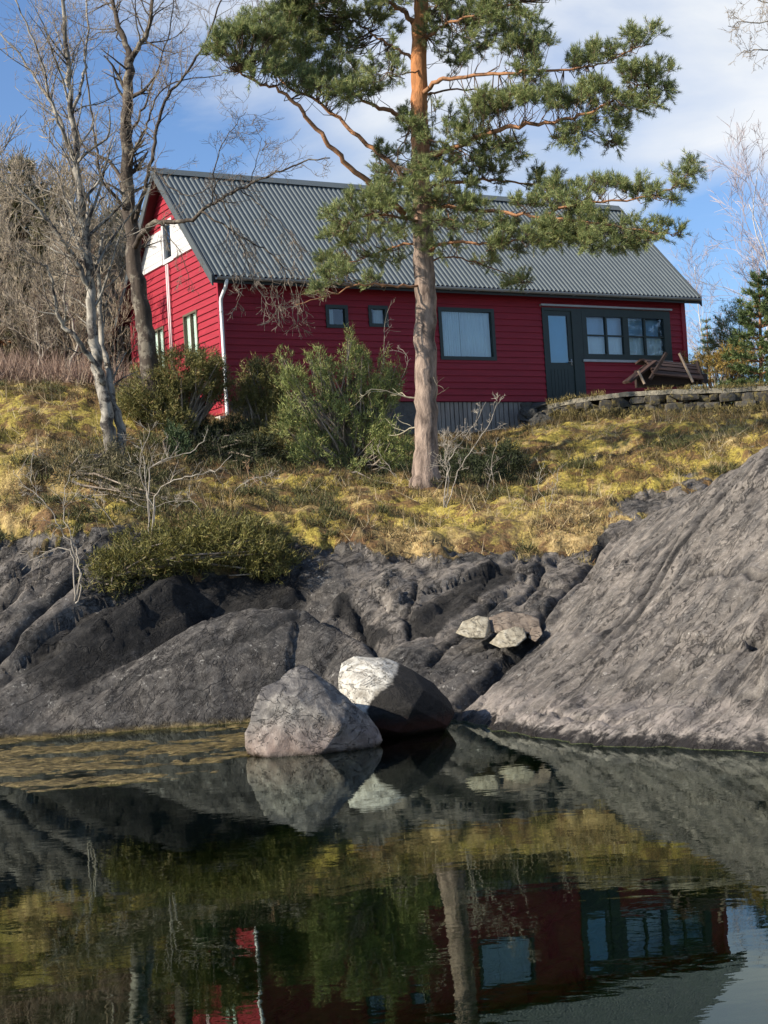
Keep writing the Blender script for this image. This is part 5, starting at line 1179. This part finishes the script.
# ------------------------------------------------------------------ wood on the hillside at the left
protos = []
M_WT1 = bark('wood_bark_brown', (.10, .075, .05), (.27, .21, .15), None, (1, 1, .5), 3); M_WT2 = bark('wood_twigs_brown', (.17, .14, .10), (.42, .355, .26), None, (1, 1, 1), 2)
pr = random.Random(9)
spots = []
for i in range(46):
    px = pr.uniform(-70, 215) if i > 12 else pr.uniform(-40, 130); d = pr.uniform(40, 62) if i > 12 else pr.uniform(35.5, 40)
    spots.append((px, d))
for i, (px, d) in enumerate(spots):
    p = at(px, 390, d); p.z = gz(p.x, p.y)
    top = 168 + max(0, (px - 30)) * .55 + pr.uniform(-8, 60) if d > 40 else 250 + pr.uniform(-20, 70)
    if px > 135: top = max(top, 285)
    H = max(2.0, at(px, top, d).z - p.z)
    if i < 5:
        o = empty('bare_tree', tuple(p)); w = proto_tree(40 + i, 6.0, .075, 3, 24, 2.3, 0, .010); w.main.build('trunk', M_WT1, o, True); w.twig.build('twigs', M_WT2, o); protos.append(o)
    else:
        o = copy_tree(protos[i % 5]); o.location = p
    o.rotation_euler[2] = pr.uniform(0, 6.28); s = H / 6.0; o.scale = (s * pr.uniform(.9, 1.3), s * pr.uniform(.9, 1.3), s)
    tag(o, 'bare grey-brown tree in the wood on the slope behind the left birch', 'bare tree', 'bare trees of the wood on the left')
M_DKN = leaf_mat('olive_pine_needles', (.060, .058, .026), (.22, .20, .10), None, .6, 1.2)
cpro = None
for i, (px, py, d, hw) in enumerate([(22,158,43,2.4),(66,185,44,2.0),(-8,178,42,2.4),(95,225,45,1.8),(122,212,47,1.8),(44,215,41,1.8),(128,262,44,1.4),(84,252,42,1.4),(10,225,40,1.8)]):
    p = at(px, 390, d); p.z = gz(p.x, p.y); H = at(px, py, d).z - p.z
    if cpro is None:
        cpro = conifer('pine_tree', (px, 390), (px, py), d, hw, None, M_DKN, 33, .5, .30, den=2.4, start=.10, wd=.045); ch = H; o = cpro
    else:
        o = copy_tree(cpro); o.location = p; o.scale = (hw / 2.6, hw / 2.6, H / ch); o.rotation_euler[2] = i * 1.3
    tag(o, 'olive green pine among the bare trees of the wood on the left', 'pine tree', 'pines of the wood on the left')
# two pale young birches in front of the wood
for i, (px, by, ty, d) in enumerate([(76, 392, 250, 34.5), (44, 390, 300, 35.0)]):
    p = at(px, by, d); p.z = gz(p.x, p.y); o = empty('birch_tree', tuple(p)); tag(o, ['young straight birch with a pale trunk at the front of the left wood', 'shorter pale young birch left of the straight one before the wood'][i], 'birch tree')
    H = at(px, ty, d).z - p.z; w = proto_tree(70 + i, H, .05, 3, 16, 1.0, 0, .006, up=.4); w.main.build('trunk', M_PALE, o, True); w.twig.build('twigs', M_BTWIG, o)
# reddish brushwood below the wood
rg = np.random.default_rng(3); n = 5200; X = rg.uniform(-14, -5.2, n); Y = rg.uniform(33.0, 40, n); Zz = np.array([gz(a, b) for a, b in zip(X, Y)])
P = np.stack([X, Y, Zz], -1); keep = (fbm(P * .8, 3, 5) > -.35); P = P[keep]
o = tri_mesh('brushwood', blades(P, np.tile([0, 0, 1.0], (len(P), 1)), 7, .75, .016, .45, rg, .12), leaf_mat('brushwood', (.15, .095, .065), (.36, .26, .20), None, .8, 1)); tag(o, kind='stuff')

# ------------------------------------------------------------------ grass, heather and moss
def cover(name, n, test, k, ln, wd, spread, mat, seed, x0=-9.5, x1=11, y0=21.0, y1=35):
    rg = np.random.default_rng(seed); X = rg.uniform(x0, x1, n); Y = rg.uniform(y0, y1, n)
    ix = np.clip(np.searchsorted(gx, X), 0, len(gx) - 1); iy = np.clip(np.searchsorted(gy, Y), 0, len(gy) - 1)
    rk_, mo_, st_ = GR[iy, ix], GM[iy, ix], straw_a[iy, ix]; nz_ = fbm(np.stack([X, Y], -1) * 1.1, 4, 99); n2_ = fbm(np.stack([X, Y], -1) * 2.7, 3, 98)
    keep = test(rk_, mo_, st_, nz_, n2_, X, Y) & (GZ[iy, ix] > .15)
    # keep off the house floor
    ux = (X - HO.x) * math.cos(HYAW) + (Y - HO.y) * math.sin(HYAW); vy = -(X - HO.x) * math.sin(HYAW) + (Y - HO.y) * math.cos(HYAW)
    keep &= ~((ux > -.1) & (vy > -.1)); X, Y = X[keep], Y[keep]
    P = np.stack([X, Y, np.array([gz(a, b) for a, b in zip(X, Y)]) - .01], -1)
    o = tri_mesh(name, blades(P, np.tile([0, 0, 1.0], (len(P), 1)), k, ln, wd, spread, rg, .035), mat); tag(o, kind='stuff'); print(name, len(P) * k); return o
cover('heather', 42000, lambda r, m, s, a, b, X, Y: (r < .35) & (m * .8 + a * 1.6 < .58) & (a + b > -.7), 10, .11, .010, .65, leaf_mat('heather', (.030, .026, .012), (.17, .125, .050), (.26, .14, .06), .8, 1.3), 1)
cover('moss', 26000, lambda r, m, s, a, b, X, Y: (r < .35) & (m * .8 + a * 1.6 > .58), 8, .035, .010, .9, leaf_mat('moss_tips', (.11, .085, .018), (.42, .335, .080), (.16, .12, .05), .8, 1.5), 2)
cover('dry_grass', 26000, lambda r, m, s, a, b, X, Y: (r < .45) & ((s + b * .4 > .45) | ((b > .34) & (a > .0) & (m < .7))), 9, .13, .009, .9, leaf_mat('dry_grass', (.23, .155, .06), (.58, .45, .22), (.30, .16, .06), .8, 1.5), 3)
cover('rock_tufts', 9000, lambda r, m, s, a, b, X, Y: (r > .3) & (r < .8) , 10, .15, .010, .7, leaf_mat('tuft_grass', (.10, .085, .03), (.36, .28, .12), None, .8, 1.5), 4)
# dark low shrubs of ling dotted over the bank, too many to count
rg = np.random.default_rng(12); n = 900; X = rg.uniform(-8.5, 7, n); Y = rg.uniform(22.3, 32, n)
nn = fbm(np.stack([X, Y], -1) * .9, 3, 55); ix = np.clip(np.searchsorted(gx, X), 0, len(gx) - 1); iy = np.clip(np.searchsorted(gy, Y), 0, len(gy) - 1)
keep = (GR[iy, ix] < .3) & (nn > .02 + .38 * GM[iy, ix]); X, Y = X[keep], Y[keep]; PP, DD = [], []
for a, b in zip(X, Y):
    r_ = rg.uniform(.10, .30); m = 26; th = rg.uniform(0, 6.283, m); rr_ = r_ * np.sqrt(rg.uniform(0, 1, m)); q = np.stack([a + rr_ * np.cos(th), b + rr_ * np.sin(th), np.full(m, gz(a, b)) + .6 * np.sqrt(np.maximum(r_ ** 2 - rr_ ** 2, 0)) * rg.uniform(.3, 1, m)], -1)
    PP.append(q); DD.append(unit(np.stack([np.cos(th) * .5, np.sin(th) * .5, np.ones(m)], -1)))
o = tri_mesh('ling', blades(np.concatenate(PP), np.concatenate(DD), 9, .09, .012, .5, rg, .03), leaf_mat('ling_leaves', (.022, .026, .010), (.13, .13, .045), (.20, .13, .06), .75, 1.2)); tag(o, kind='stuff')
# moss and grass creeping over the foot and the top of the stone wall
rg = np.random.default_rng(31); PP = []
for k in range(1500):
    q = wall_pt(rg.uniform(0, .999)); top = rg.uniform() < .25
    if top and fbm(np.array([[q.x * 1.5, 0.3]]), 3, 5)[0] < -.02: continue
    PP.append((q.x, q.y + (rg.uniform(-.14, .05) if top else rg.uniform(-.5, -.14)), q.z + .005 if top else gz(q.x, q.y - .3) + rg.uniform(0, .22)))
o = tri_mesh('wall_moss', blades(np.array(PP), np.tile([0, -.2, 1.0], (len(PP), 1)), 9, .085, .013, .7, rg, .04), leaf_mat('wall_moss', (.04, .036, .014), (.30, .24, .09), None, .8, 2)); tag(o, kind='stuff')
# dead stalks standing and lying in the bank
cover('dead_stalks', 2600, lambda r, m, s, a, b, X, Y: (r < .5) & (b > -.1), 4, .42, .007, .75, leaf_mat('dead_stalks', (.22, .16, .09), (.50, .42, .28), None, .8, 1.5), 14, y1=33)
